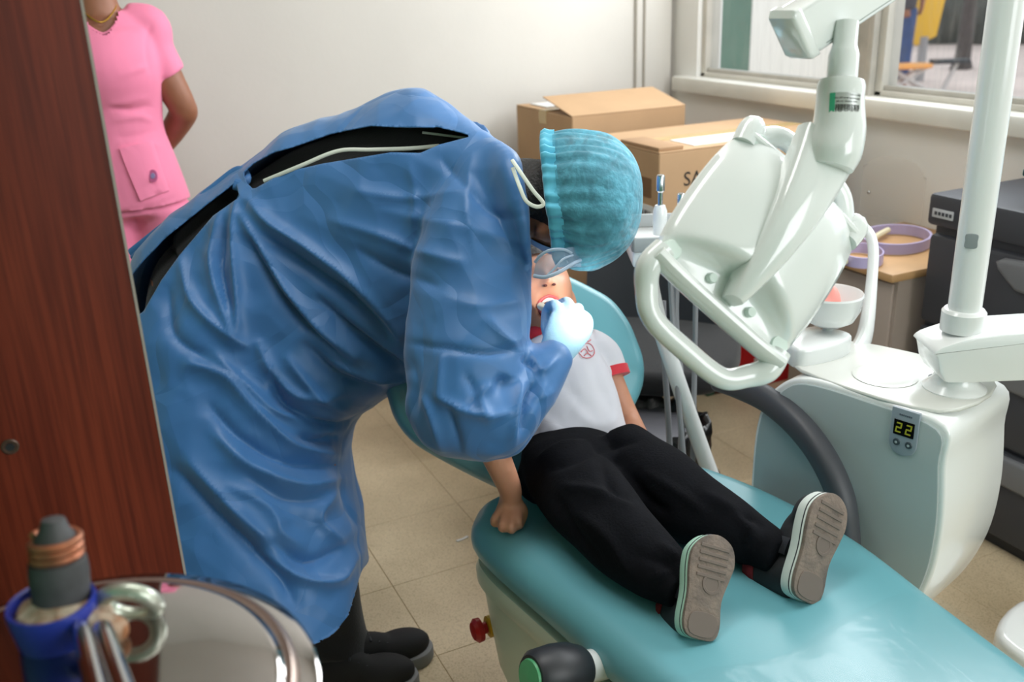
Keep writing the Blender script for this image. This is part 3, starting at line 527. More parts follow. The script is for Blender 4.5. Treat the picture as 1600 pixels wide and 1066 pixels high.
# spittoon: bracket, bowl, pink residue, goose neck
sp0 = at_z(1283, 552, UZ + 0.012); SM = rotz(0.3, (sp0[0], sp0[1], 0))
br = obj('bowl_bracket', xf(prism(smooth_poly([(-0.10, -0.01), (-0.02, -0.045), (0.045, -0.04), (0.055, 0.01), (0.03, 0.05), (-0.06, 0.05)], 6), UZ + 0.006, UZ + 0.052, 0.008), SM), WHITE, un)
bw = at(1297, 475, (sp0 - CAM) @ FWD + 0.0); zb = UZ + 0.062
bowl = obj('spittoon_bowl', lathe([(0.0, 0.0), (0.03, 0.0), (0.05, 0.012), (0.061, 0.035), (0.066, 0.066), (0.064, 0.07), (0.061, 0.066), (0.054, 0.035), (0.04, 0.018), (0.0, 0.012)], rotz(0, (bw[0], bw[1], zb)), 40), WHITE, un)
obj('bowl_stem', lathe([(0, -0.012), (0.012, -0.012), (0.012, 0.002), (0, 0.002)], rotz(0, (bw[0], bw[1], zb)), 16), WHITE, bowl)
obj('pink_residue', ellipsoid((bw[0] + 0.01, bw[1] + 0.01, zb + 0.035), (0.022, 0.022, 0.045), 14, 10), mat('pink_wax', (232, 150, 140), 0.5), bowl)
dn = (sp0 - CAM) @ FWD + 0.07
obj('goose_neck', tube([at(1335, 560, dn - 0.03), at(1352, 520, dn), at(1362, 440, dn), at(1364, 385, dn), at(1352, 358, dn), at(1325, 350, dn), at(1305, 372, dn)], [(0.018, 0.03), (0.016, 0.024), (0.012, 0.013), (0.0115, 0.0115), (0.011, 0.011), (0.01, 0.01), (0.008, 0.008)], 14, 7), WHITE, un)
# pole with its swivel arm
PO = at_z(1490, 608, UZ + 0.012); PO[2] = 0
pm = rotz(0, PO)
obj('pedestal', lathe([(0.0, UZ + 0.01), (0.056, UZ + 0.01), (0.056, UZ + 0.018), (0.046, UZ + 0.026), (0.042, UZ + 0.03), (0.036, UZ + 0.042), (0.036, UZ + 0.06), (0, UZ + 0.06)], pm, 36), WHITE, un)
hr = nrm(RIGHT * [1, 1, 0]); hb = np.array([-hr[1], hr[0], 0]); ARM = frame(PO, hr, (0, 0, 1), -hb)
obj('swivel_arm', xf(prism(smooth_poly([(-0.066, UZ + 0.105), (-0.06, UZ + 0.095), (-0.045, UZ + 0.055), (0.0, UZ + 0.045), (0.3, UZ + 0.05), (0.5, UZ + 0.06), (0.52, UZ + 0.12), (0.5, UZ + 0.145), (0.3, UZ + 0.142), (0.05, UZ + 0.138), (-0.04, UZ + 0.12)], 3), -0.05, 0.05, 0.004, 2), ARM), WHITE, un)
PZ = UZ + 0.13; pl = obj('pole', lathe([(0.0, PZ), (0.038, PZ), (0.038, PZ + 0.035), (0.034, PZ + 0.04), (0.0285, PZ + 0.041), (0.0285, 1.62), (0, 1.62)], pm, 36), WHITE, un)
pc = at(1522, 298, (PO - CAM) @ FWD - 0.0); tcam = nrm((CAM - pc) * [1, 1, 0]); pc = np.array([PO[0], PO[1], pc[2] + 0.0]) + tcam * 0.0275; sx_ = nrm(np.cross((0, 0, 1), tcam))
pc = pc - sx_ * 0.004
obj('pole_plug', xf(prism(smooth_poly([(-0.009, -0.012), (0.009, -0.012), (0.01, 0.0), (0.009, 0.012), (-0.009, 0.012), (-0.01, 0)], 4), -0.002, 0.0025, 0.001), frame(pc, sx_, (0, 0, 1), tcam)), mat('grey_plug', (140, 148, 150), 0.5), pl)
# ================================================================== OPERATING LAMP
L0 = at(1182, 392, 1.27); MOUTH = on_back(862, 478, 0.13); ln = nrm(L0 - MOUTH + np.array([0.0, -0.14, 0.05])); rawS = RIGHT * 185 + UP * 225; ls = nrm(rawS - ln * (rawS @ ln)); lw = np.cross(ln, ls)
LM = frame(L0, ls, lw, ln)   # local: x along the stem, y across (to upper left), z away from the patient
def L(x, y, z): return L0 + ls * x + lw * y + ln * z
lm = empty('operating_lamp', L0 - ln * 0.04, 'glossy white dental operating lamp with two loop handles', 'lamp')
SHW = mat('lamp_plastic', (233, 238, 236), 0.14, coat=0.6)
# shell: domed plate with a swept outline
def lamp_shell(off, zscale):
    ns, nw = 44, 32; P = []
    for i in range(ns + 1):
        s = -0.098 + 0.215 * i / ns; u = (s - 0.01) / 0.108
        half = 0.122 * (1 - 0.10 * abs(u) ** 2.5) 
        row = []
        for j in range(nw + 1):
            t = -1 + 2 * j / nw; y = t * half
            dome = 0.052 * (1 - abs(t) ** 2.6) * (1 - 0.55 * max(0, u) ** 3)
            k = 1 / (1 + math.exp(-(s + 0.045 + 0.03 * abs(t)) / 0.0035)) ; k2 = 1 / (1 + math.exp(-(abs(t) - 0.10) / 0.02)) 
            z = dome * (0.22 + 0.78 * k) * zscale
            row.append((s, y, z + off))
        P.append(row)
    A = np.array(P).reshape(-1, 3); w_ = nw + 1
    F = [(i * w_ + j, i * w_ + j + 1, (i + 1) * w_ + j + 1, (i + 1) * w_ + j) for i in range(ns) for j in range(nw)]
    return A, F, w_, ns + 1
A_, F_, w_, h_ = lamp_shell(0.0, 1.0); B_ = A_.copy(); B_[:, 2] = -0.014; nA = len(A_); F2 = F_ + [tuple(k + nA for k in q[::-1]) for q in F_]
ring = [j for j in range(w_)] + [i * w_ + w_ - 1 for i in range(1, h_)] + [(h_ - 1) * w_ + j for j in range(w_ - 2, -1, -1)] + [i * w_ for i in range(h_ - 2, 0, -1)]
F2 += [(a, b, b + nA, a + nA) for a, b in zip(ring, ring[1:] + ring[:1])]
obj('lamp_shell', xf((np.vstack([A_, B_]), F2), LM), SHW, lm, sharp=45)
# handles: loops at both ends
def handle(sgn, x_in, x_out, wd, off=0.0):
    pts = [(x_in, wd + 0.002, 0.0), (x_in + sgn * 0.03, wd + 0.004, -0.003), (x_out - sgn * 0.03, wd - 0.012 + off, -0.008), (x_out - sgn * 0.004, wd - 0.042 + off, -0.008), (x_out, 0.0 + off, -0.008), (x_out - sgn * 0.004, -(wd - 0.042) + off, -0.008), (x_out - sgn * 0.03, -(wd - 0.012) + off, -0.008), (x_in + sgn * 0.03, -wd - 0.004, -0.003), (x_in, -wd - 0.002, 0.0)]
    r_ = [(0.016, 0.017), (0.017, 0.017), (0.0155, 0.0145), (0.0145, 0.0135), (0.0145, 0.0135), (0.0145, 0.0135), (0.0155, 0.0145), (0.017, 0.017), (0.016, 0.017)]
    return tube(pts, r_, 16, 8, up=(0, 0, 1))
obj('loop_handle', xf(handle(-1, -0.085, -0.168, 0.104), LM), SHW, lm)
obj('loop_handle', xf(handle(1, 0.10, 0.158, 0.098), LM), SHW, lm)
obj('end_bar', xf(tube([(-0.100, -0.112, 0.004), (-0.104, -0.06, 0.006), (-0.104, 0.06, 0.006), (-0.100, 0.112, 0.004)], [(0.012, 0.018)] * 4, 14, 5, up=(0, 0, 1)), LM), SHW, lm)
obj('end_bar', xf(tube([(0.114, -0.105, 0.0), (0.118, 0, 0.004), (0.114, 0.105, 0.0)], [(0.010, 0.016)] * 3, 14, 5, up=(0, 0, 1)), LM), SHW, lm)
PAD = mat('lamp_pad', (214, 230, 222), 0.4)
for x_, y_, z_, r_ in ((-0.082, 0.098, 0.012, 0.014), (-0.082, -0.098, 0.012, 0.014), (0.112, 0.085, 0.017, 0.013), (0.108, -0.09, 0.012, 0.013), (-0.078, 0.035, 0.022, 0.007), (-0.078, -0.035, 0.022, 0.007)):
    obj('cover_plug', xf(lathe([(0, -0.012), (r_, -0.012), (r_, -0.001), (r_ * 0.85, 0.002), (0, 0.002)], rotz(0, (x_, y_, z_ - 0.005)), 20), LM), PAD, lm)
obj('front_lens', xf(prism(smooth_poly([(-0.055, -0.085), (0.09, -0.085), (0.10, 0), (0.09, 0.085), (-0.055, 0.085)], 5), -0.032, -0.021, 0.005), LM), mat('lamp_lens', (230, 240, 245), 0.1, emit=(255, 250, 240), estr=1.5), lm)
obj('lens_rim', xf(tube([(-0.062, -0.095, -0.02), (0.095, -0.095, -0.02), (0.108, 0, -0.02), (0.095, 0.095, -0.02), (-0.062, 0.095, -0.02), (-0.07, 0, -0.02)], 0.009, 10, 5, closed=True), LM), mat('rim_grey', (150, 165, 176), 0.3), lm)
# stem: keeled fairing rising from the lower end of the shell to the joint
jt = at(1302, 232, 1.235); J = np.array([(jt - L0) @ ls, (jt - L0) @ lw, (jt - L0) @ ln])
sr = []
for i in range(25):
    t = i / 24; x_ = -0.088 + (J[0] + 0.012 + 0.088) * t; z1 = 0.042 + (J[2] - 0.004 - 0.042) * t ** 1.1 + 0.018 * math.sin(math.pi * t); hw_ = 0.011 + 0.034 * t ** 0.8; yo = J[1] * t ** 1.5
    zb_ = 0.004 + (J[2] - 0.05) * max(0, t - 0.35) / 0.65 * 0.95
    sr.append(np.array([(x_ + dx, yo + yy, zz) for dx, yy, zz in ((0, -hw_, zb_ + (z1 - zb_) * .3), (0, -hw_, z1 - 0.018), (0, -hw_ * 0.93, z1 - 0.006), (0, -hw_ * 0.7, z1), (0, 0, z1 + 0.004), (0, hw_ * 0.7, z1), (0, hw_ * 0.93, z1 - 0.006), (0, hw_, z1 - 0.018), (0, hw_, zb_ + (z1 - zb_) * .3), (0, 0, zb_))]))
obj('stem_fairing', xf(loft(sr), LM), SHW, lm, sharp=50)
# neck: curved elbow, collar, spindle
nd = 1.24; nk = [at(1296, 262, nd), at(1302, 238, nd), at(1310, 205, nd), at(1312, 168, nd), at(1313, 146, nd)]
obj('neck_elbow', tube(nk, [0.030, 0.0355, 0.034, 0.031, 0.030], 28, 8), SHW, lm)
up0 = nrm(at(1317, 100, nd) - at(1313, 146, nd)); sdx = nrm(np.cross(up0, FWD)); NM = frame(at(1313, 150, nd), sdx, np.cross(up0, sdx), up0)
pxm = nd / FPX
obj('neck_collar', lathe([(0.02, -0.003), (0.030, -0.003), (0.0305, 0.012), (0.029, 0.018), (0.022, 0.021), (0, 0.021)], NM, 32), SHW, lm)
obj('spindle', lathe([(0.0195, 0.018), (0.0195, 0.052), (0.018, 0.058), (0.0155, 0.066), (0.0155, 0.095), (0, 0.095)], NM, 28), SHW, lm)
# sticker with barcode
cn = at(1312, 171, nd); tc_ = nrm(CAM - cn); axn = nrm(nk[4] - nk[2]); sxn = nrm(np.cross(axn, tc_)); tcn = np.cross(sxn, axn)
def wrap(vf, r):
    v, f = vf; v = np.asarray(v, float); an = v[:, 0] / r; return cn + np.outer(np.sin(an) * (r + v[:, 2]), sxn) + np.outer(v[:, 1], axn) + np.outer(np.cos(an) * (r + v[:, 2]), tcn), f
def strip(x0, x1, y0, y1, z0, z1, n=8):
    return join(*[box(x0 + (x1 - x0) * i / n, y0, z0, x0 + (x1 - x0) * (i + 1) / n, y1, z1) for i in range(n)])
rr_ = 0.0312
st = obj('sticker', wrap(strip(-0.013, 0.027, -0.013, 0.014, 0.0, 0.0006, 14), rr_), mat('silver_label', (200, 206, 204), 0.25, metal=0.5), lm)
obj('sticker_band', wrap(strip(-0.013, -0.006, -0.013, 0.014, 0.0006, 0.0008, 4), rr_), mat('green_label', (60, 168, 128), 0.4), st)
xb = -0.005; k = 0
while xb < 0.0245:
    wd_ = 0.0005 + 0.0009 * rng.random(); obj('bar', wrap(strip(xb, xb + wd_, -0.0115, -0.001, 0.0006, 0.0009, 1), rr_), INK, st); xb += wd_ + 0.0004 + 0.0008 * rng.random()
for yy, s_, xo, tx in ((0.0112, 0.003, 0.0195, 'S.W.S. LAMP'), (0.0070, 0.0031, 0.0095, 'OLE LED dental operating light'), (0.0025, 0.0029, 0.0085, '24V AC 50/60Hz 20W')):
    v, f = text_vf(tx, s_, rotz(0, (xo, yy, 0.0007)), 0.0001); lim = 0.0165 if len(tx) > 12 else 0.0075; sc = min(1, lim / np.abs(v[:, 0] - xo).max()); v[:, 0] = xo + (v[:, 0] - xo) * sc
    obj('sticker_text', wrap((v, f), rr_), INK, st)
# spring arm from the pole to the spindle
j0 = at(1319, 62, nd) ; a0 = at(1268, 36, nd - 0.005); a1 = np.array([PO[0], PO[1], 1.56]); ad = nrm(a1 - a0); asd = nrm(np.cross(ad, (0, 0, 1))); aup = np.cross(asd, ad)
a0 = a0 - ad * 0.02; LA = np.linalg.norm(a1 - a0); AM = frame(a0, ad, aup, -asd)
obj('spring_arm', xf(prism([(-0.012, -0.026), (0.01, -0.033), (LA, -0.033), (LA, 0.034), (-0.03, 0.034), (-0.034, 0.028)], -0.019, 0.019, 0.006, 3), AM), SHW, lm)
obj('arm_end_cap', xf(prism([(-0.018, -0.029), (-0.010, -0.0355), (0.008, -0.0355), (-0.024, 0.037), (-0.036, 0.037), (-0.042, 0.029)], -0.0205, 0.0205, 0.005, 3), AM), SHW, lm)
obj('arm_seam', xf(box(0.02, -0.0262, -0.0195, LA - 0.05, -0.0248, 0.0195), AM), mat('seam_grey', (150, 160, 156), 0.5), lm)
obj('arm_pivot', lathe([(0, 1.50), (0.04, 1.50), (0.04, 1.62), (0, 1.62)], pm, 28), SHW, lm)
sl = bpy.data.lights.new('lamp_beam', 'SPOT'); sl.energy = 26; sl.spot_size = math.radians(16.5); sl.spot_blend = 0.35; sl.shadow_soft_size = 0.03; sl.color = (1, 0.97, 0.92)
so_ = bpy.data.objects.new('lamp_beam', sl); COL.objects.link(so_); so_.parent = lm; src = L(0, 0, -0.05); so_.location = src - np.array(lm.location); so_.rotation_euler = (Vector(at(890, 480, 1.86)) - Vector(src)).to_track_quat('-Z', 'Y').to_euler()
# ================================================================== DELIVERY STAND
tp = at(1016, 366, 2.1); dl = empty('delivery_stand', (tp[0], tp[1] , 0), 'white delivery tray on a curved tube stand with steel instruments', 'delivery stand')
tx_ = nrm(RIGHT * [1, 1, 0]); ty_ = np.array([-tx_[1], tx_[0], 0]); TM = frame(tp, tx_, ty_, (0, 0, 1))
obj('tray', xf(join(box(-0.05, -0.10, -0.048, 0.30, 0.12, -0.012, 0.008)), TM), WHITE, dl)
obj('tray_rim', xf(join(box(-0.052, -0.102, -0.012, 0.302, -0.092, 0.018, 0.003), box(-0.052, 0.112, -0.012, 0.302, 0.122, 0.018, 0.003), box(-0.052, -0.102, -0.012, -0.042, 0.122, 0.018, 0.003), box(0.292, -0.102, -0.012, 0.302, 0.122, 0.018, 0.003)), TM), mat('tray_grey', (176, 180, 180), 0.35), dl)
for px, py0, py1, r_ in ((1031, 268, 345, 0.0075), (1063, 298, 352, 0.007), (1090, 315, 358, 0.007)):
    b0 = at(px, py1, 2.08); b1 = at(px + 3, py0, 2.08); zd = b1[2] - b0[2]
    i_ = obj('instrument_holder', lathe([(0, -0.03), (0.014, -0.03), (0.0155, 0.0), (0.0155, 0.022), (0.011, 0.034), (0, 0.034)], rotz(0, b0), 18), WHITE, dl)
    obj('instrument', lathe([(0, 0.03), (r_ * 0.75, 0.03), (r_ * 0.75, zd * 0.62), (r_ * 1.25, zd * 0.66), (r_ * 1.25, zd * 0.96), (r_, zd), (0, zd)], rotz(0, b0), 16), CHROME, i_)
obj('stand_tube', tube([at(1012, 385, 2.12), at(1014, 430, 2.13), at(1026, 490, 2.15), at(1052, 575, 2.19), at(1083, 665, 2.23), at(1112, 745, 2.26), at(1140, 815, 2.29)], [0.019] * 7, 18, 6), WHITE, dl)
for k, pts in enumerate((((1046, 400), (1050, 480), (1058, 600), (1070, 735)), ((1060, 400), (1056, 500), (1066, 620), (1062, 735)), ((1088, 410), (1086, 520), (1084, 640), (1082, 735)), ((1036, 470), (1038, 560), (1044, 650), (1048, 735)))):
    dd = 2.16 + 0.03 * k; obj('hose', tube([at(px, py, dd + 0.05 * (py - 400) / 340) for px, py in pts], 0.0065 + 0.001 * (k % 2), 10, 6), mat('grey_hose', (146, 148, 152), 0.45), dl)
st0 = at(1145, 828, 2.29); obj('stand_foot', xf(prism(smooth_poly([(-0.05, -0.05), (0.05, -0.05), (0.05, 0.05), (-0.05, 0.05)], 5), 0.0, max(0.05, st0[2] + 0.01), 0.006), rotz(0.4, (st0[0], st0[1], 0))), CHAR, dl)
# white floor box at the right edge
fb = at_z(1590, 1010, 0.12); fbx = empty('floor_box', (fb[0] + 0.08, fb[1], 0), 'white floor box on the tiles at the right edge, beside the teal seat', 'box')
FM = rotz(0.27, (fb[0] + 0.10, fb[1], 0)); obj('box_cover', xf(prism(smooth_poly([(-0.12, -0.16), (0.13, -0.16), (0.13, 0.07), (-0.09, 0.07)], 6), 0.03, 0.12, 0.02), FM), WHITE, fbx); obj('box_base', xf(box(-0.11, -0.17, 0.0, 0.13, 0.075, 0.04, 0.005), FM), GREYP, fbx)
# ================================================================== FOREGROUND: wooden cupboard
def wood_material():
    m = bpy.data.materials.new('red_brown_wood'); m.use_nodes = True; nt = m.node_tree; b = nt.nodes['Principled BSDF']; b.inputs['Roughness'].default_value = 0.5; b.inputs['Specular IOR Level'].default_value = 0.2
    tc = nt.nodes.new('ShaderNodeTexCoord'); mp = nt.nodes.new('ShaderNodeMapping'); mp.inputs['Scale'].default_value = (9, 9, 0.9); nt.links.new(tc.outputs['Object'], mp.inputs[0])
    n = nt.nodes.new('ShaderNodeTexNoise'); n.inputs['Scale'].default_value = 1.1; n.inputs['Detail'].default_value = 4; n.inputs['Distortion'].default_value = 0.8; nt.links.new(mp.outputs[0], n.inputs['Vector'])
    mp2 = nt.nodes.new('ShaderNodeMapping'); mp2.inputs['Scale'].default_value = (160, 160, 5); nt.links.new(tc.outputs['Object'], mp2.inputs[0]); n2 = nt.nodes.new('ShaderNodeTexNoise'); n2.inputs['Scale'].default_value = 1; n2.inputs['Detail'].default_value = 4; nt.links.new(mp2.outputs[0], n2.inputs['Vector'])
    r = nt.nodes.new('ShaderNodeValToRGB'); e = r.color_ramp.elements; e[0].position = 0.3; e[0].color = lin((84, 31, 18)); e[1].position = 0.72; e[1].color = lin((128, 54, 31)); x = e.new(0.5); x.color = lin((108, 42, 24)); nt.links.new(n.outputs['Fac'], r.inputs[0])
    r2 = nt.nodes.new('ShaderNodeValToRGB'); r2.color_ramp.elements[0].position = 0.35; r2.color_ramp.elements[0].color = (0.55, 0.5, 0.5, 1); r2.color_ramp.elements[1].position = 0.6; r2.color_ramp.elements[1].color = (1, 1, 1, 1); nt.links.new(n2.outputs['Fac'], r2.inputs[0])
    mx = nt.nodes.new('ShaderNodeMix'); mx.data_type = 'RGBA'; mx.blend_type = 'MULTIPLY'; mx.inputs['Factor'].default_value = 0.8; nt.links.new(r.outputs[0], mx.inputs['A']); nt.links.new(r2.outputs[0], mx.inputs['B']); nt.links.new(mx.outputs['Result'], b.inputs['Base Color']); return m
WOOD = wood_material(); ye = 1.15; xe = 0.0505 * ye
cu = empty('wooden_cupboard', (-0.35, ye + 0.15, 0), 'tall red-brown wooden cupboard at the left edge, close to the camera', 'cupboard')
obj('side_panel', box(-0.78, ye, 0.06, xe - 0.003, ye + 0.02, 2.1, 0.001), WOOD, cu)
obj('edge_band', box(xe - 0.003, ye - 0.0005, 0.06, xe, ye + 0.0205, 2.1), mat('edge_band_grey', (168, 158, 150), 0.5), cu)
obj('carcass', box(-0.76, ye + 0.021, 0.08, xe - 0.06, ye + 0.30, 2.08), WOOD, cu); obj('plinth', box(-0.76, ye + 0.02, 0.0, xe - 0.06, ye + 0.28, 0.08), DARK, cu); obj('top_board', box(-0.78, ye - 0.005, 2.1, xe, ye + 0.31, 2.12, 0.002), WOOD, cu)
sw = at_y(16, 698, ye); SWM = frame(sw, (1, 0, 0), (0, 0, 1), (0, -1, 0))
sw_ = obj('screw', lathe([(0, -0.002), (0.0095, -0.002), (0.0095, 0.0012), (0.008, 0.002), (0.0, 0.001)], SWM, 20), mat('screw_cap', (92, 70, 60), 0.4, metal=0.5), cu); obj('screw_recess', lathe([(0, 0.001), (0.005, 0.001), (0.005, 0.0022), (0, 0.0022)], SWM, 6), DARK, sw_)
# ================================================================== FOREGROUND: pressure steriliser
az, ar_, ac = 0.93, 0.198, (-0.073, 0.693)
pcn = empty('pressure_steriliser', (ac[0], ac[1], 0.62), 'polished metal steriliser with a domed lid and worn valve, in the foreground', 'steriliser')
LID = mat('polished_lid', (176, 172, 170), 0.07, metal=1.0, bump=0.02, bscale=9)
zo = rotz(0, (ac[0], ac[1], az))
obj('pot_body', lathe([(0, -0.31), (ar_ - 0.02, -0.31), (ar_ - 0.012, -0.30), (ar_ - 0.012, -0.02), (0, -0.02)], zo, 64), STEEL, pcn)
obj('lid', lathe([(ar_ - 0.005, -0.022), (ar_, -0.018), (ar_, -0.003), (ar_ - 0.004, 0.0), (ar_ - 0.02, 0.0015), (ar_ - 0.026, 0.004), (ar_ - 0.03, 0.0095), (ar_ - 0.036, 0.012), (0.12, 0.019), (0.06, 0.024), (0.0, 0.026)], zo, 96), LID, pcn)
obj('lid_bead', lathe([(ar_ - 0.028, 0.006), (ar_ - 0.022, 0.0075), (ar_ - 0.018, 0.005), (ar_ - 0.016, 0.001)], zo, 96), mat('aged_rim', (168, 150, 140), 0.3, metal=0.8, var=0.15, vscale=20), pcn)
vb = at_z(112, 975, az + 0.024); VM = rotz(0, vb); LIME = mat('lime_scale', (206, 196, 176), 0.7, rgb2=(150, 96, 56), vscale=60, bump=0.5, bscale=120)
# blue cup with scaled seal, leaning black knob wound with copper
bc_ = at_z(92, 992, az + 0.024); obj('blue_cup', lathe([(0.024, 0.0), (0.031, 0.0), (0.035, 0.03), (0.034, 0.034), (0.031, 0.033), (0.027, 0.012), (0.0, 0.01)], rotz(0, bc_), 36), mat('blue_plastic_cup', (36, 52, 150), 0.35), pcn)
v, f = lathe([(0, 0.008), (0.026, 0.012), (0.0295, 0.024), (0.026, 0.029), (0.012, 0.033), (0, 0.034)], rotz(0, bc_), 32); v = v + (vnoise(v, 180, 2) * 0.0015)[:, None] * np.array([0.4, 0.4, 1]); obj('scaled_seal', (v, f), LIME, pcn)
k0 = bc_ + np.array([0.008, 0.01, 0.03]); k1 = at(84, 822, (k0 - CAM) @ FWD - 0.012); kd = nrm(k1 - k0); ks = nrm(np.cross(kd, FWD)); KM = frame(k0, ks, np.cross(kd, ks), kd); KL = np.linalg.norm(k1 - k0)
kn = obj('valve_knob', lathe([(0, -0.01), (0.0225, -0.01), (0.0235, KL * 0.35), (0.0225, KL * 0.52), (0.017, KL * 0.56), (0.0165, KL * 0.84), (0.012, KL * 0.95), (0.009, KL + 0.006), (0, KL + 0.008)], KM, 28), mat('worn_black_plastic', (66, 66, 68), 0.6, var=0.3, vscale=40), pcn)
hx = [(0.0185 * math.cos(t), 0.0185 * math.sin(t), KL * (0.56 + 0.10 * t / 6.283)) for t in np.linspace(0, 3.0 * 2 * math.pi, 80)]
obj('copper_coil', xf(tube(hx, 0.0033, 8, 1), KM), mat('oxidised_copper', (196, 118, 84), 0.45, metal=0.6, rgb2=(120, 90, 70), vscale=50), kn)
lw0 = at_z(207, 965, az + 0.022); LWM = frame(lw0 + (0, 0, 0.014), nrm(RIGHT), nrm(UP * 0.7 - FWD * 0.7), nrm(np.cross(RIGHT, UP * 0.7 - FWD * 0.7)))
obj('lifting_ring', xf(tube([(0.022 * math.cos(t), 0.02 * math.sin(t), 0) for t in np.linspace(0, 2 * math.pi, 24, endpoint=False)], 0.0075, 12, 1, closed=True), LWM), mat('dull_green_metal', (170, 184, 164), 0.35, metal=0.7, rgb2=(206, 206, 196), vscale=30), pcn)
obj('ring_post', tube([lw0 - (0.02, 0, 0.002), lw0 + (-0.022, 0, 0.014)], 0.009, 12, 1, roundcap=True), LIME, pcn)
for px0, px1 in ((128, 138), (160, 182)):
    e0 = at_z(px0, 985, az + 0.045); e1 = at_z(px1 + 22, 1110, az + 0.05); obj('clamp_rod', tube([e0, (e0 + e1) / 2, e1], 0.0085, 14, 3, roundcap=True), CHROME, pcn)
obj('clamp_bridge', tube([at_z(118, 985, az + 0.032), at_z(150, 978, az + 0.034), at_z(180, 985, az + 0.032)], [0.012, 0.014, 0.012], 12, 4, roundcap=True), LIME, pcn)
# counter that carries the steriliser
ctp = empty('side_counter', (-0.35, 0.62, 0), 'plain grey counter under the metal steriliser', 'counter')
obj('worktop', box(-0.85, 0.40, 0.59, 0.16, 1.12, 0.62, 0.004), GB, ctp); obj('body', box(-0.82, 0.43, 0.06, 0.12, 1.10, 0.59), GB, ctp); obj('plinth', box(-0.80, 0.46, 0.0, 0.10, 1.08, 0.06), DARK, ctp)
# ================================================================== PEOPLE
def head_vf(hh, M, mouth_open=0.0, ears=True):
    n, m = 72, 56; R = []
    for j in range(1, m):
        t = math.pi * j / m; a = np.linspace(0, 2 * math.pi, n, endpoint=False); x = math.sin(t) * np.cos(a); y = math.sin(t) * np.sin(a); z = np.full(n, -math.cos(t)); lo = np.clip(-z, 0, 1)
        X = x * 0.355 * (1 - 0.30 * lo ** 1.6); Y = y * 0.44; Y = np.where(y > 0, y * (0.41 + 0.02 * lo), y * 0.46 * (1 - 0.42 * lo ** 1.3)) ; Z = z * 0.5
        f = np.clip(y, 0, 1); g = lambda cx, cz, sx, sz: np.exp(-((X - cx) / sx) ** 2 - ((Z - cz) / sz) ** 2) * (y > 0)
        Y = Y - 0.035 * (g(-0.15, 0.03, 0.07, 0.05) + g(0.15, 0.03, 0.07, 0.05)) + 0.015 * g(0, 0.12, 0.3, 0.05)
        Y = Y + 0.10 * g(0, -0.09, 0.045, 0.035) + 0.055 * g(0, -0.01, 0.035, 0.08) + 0.035 * (g(-0.055, -0.11, 0.03, 0.025) + g(0.055, -0.11, 0.03, 0.025))
        Y = Y + 0.02 * g(0, -0.43, 0.1, 0.05) + 0.015 * (g(-0.2, -0.1, 0.08, 0.08) + g(0.2, -0.1, 0.08, 0.08))
        if mouth_open: Y = Y - mouth_open * np.exp(-(((X / 0.105) ** 2 + ((Z + 0.275) / 0.085) ** 2) ** 2)) * (y > 0)
        else: Y = Y + 0.025 * g(0, -0.24, 0.09, 0.022) + 0.025 * g(0, -0.29, 0.08, 0.022)
        R.append(np.stack([X, Y, Z], 1))
    parts = [loft(R)]
    if ears:
        for s in (-1, 1): parts.append(ellipsoid((s * 0.355, -0.02, -0.12), (0.04, 0.08, 0.13), 16, 12))
    v, f = join(*parts); return xf((v * hh, f), M)
FG, FX = 1.0, 2.0
def fold_surface(vf, lines, extra=None):
    V, F = vf; N = normals(vf); X, Y, D = to_px(V); view = V - CAM; view /= np.linalg.norm(view, axis=1)[:, None]; face = np.clip(-(N * view).sum(1) * 1.6, 0, 1); H = np.zeros(len(V))
    for pts, amp, wd in lines:
        pl_ = smooth_poly(pts, 5, False) if len(pts) > 2 else np.array(pts, float); d, t = seg_dist(X, Y, pl_); H += amp * FG * 0.001 * np.exp(-(d / wd) ** FX) * np.sin(np.pi * np.clip(t * 0.86 + 0.07, 0, 1)) ** 0.6
    H *= face
    if extra is not None: H += extra(V)
    return V + N * H[:, None], F
def worley(V, n, slope, seed):
    g = np.random.default_rng(seed); S = V[g.integers(0, len(V), n)]; A = g.normal(size=(3, 3)) * 0.25 + np.eye(3); best = np.full(len(V), 9.0); VA = V @ A; SA = S @ A
    for s in SA: best = np.minimum(best, ((VA - s) ** 2).sum(1))
    h = np.sqrt(best); return slope * (h - h.mean())
def cut(vf, inside, snap):
    """drop vertices flagged inside; snap the fresh rim with snap(V[idx]) -> new positions"""
    V, F = vf; keepf = [q for q in F if not inside[list(q)].all()]; rim = sorted({i for q in keepf for i in q if inside[i]}); V = V.copy(); V[rim] = snap(V[rim])
    used = sorted({i for q in keepf for i in q}); mp = -np.ones(len(V), int); mp[used] = np.arange(len(used)); return V[used], [tuple(int(mp[i]) for i in q) for q in keepf]
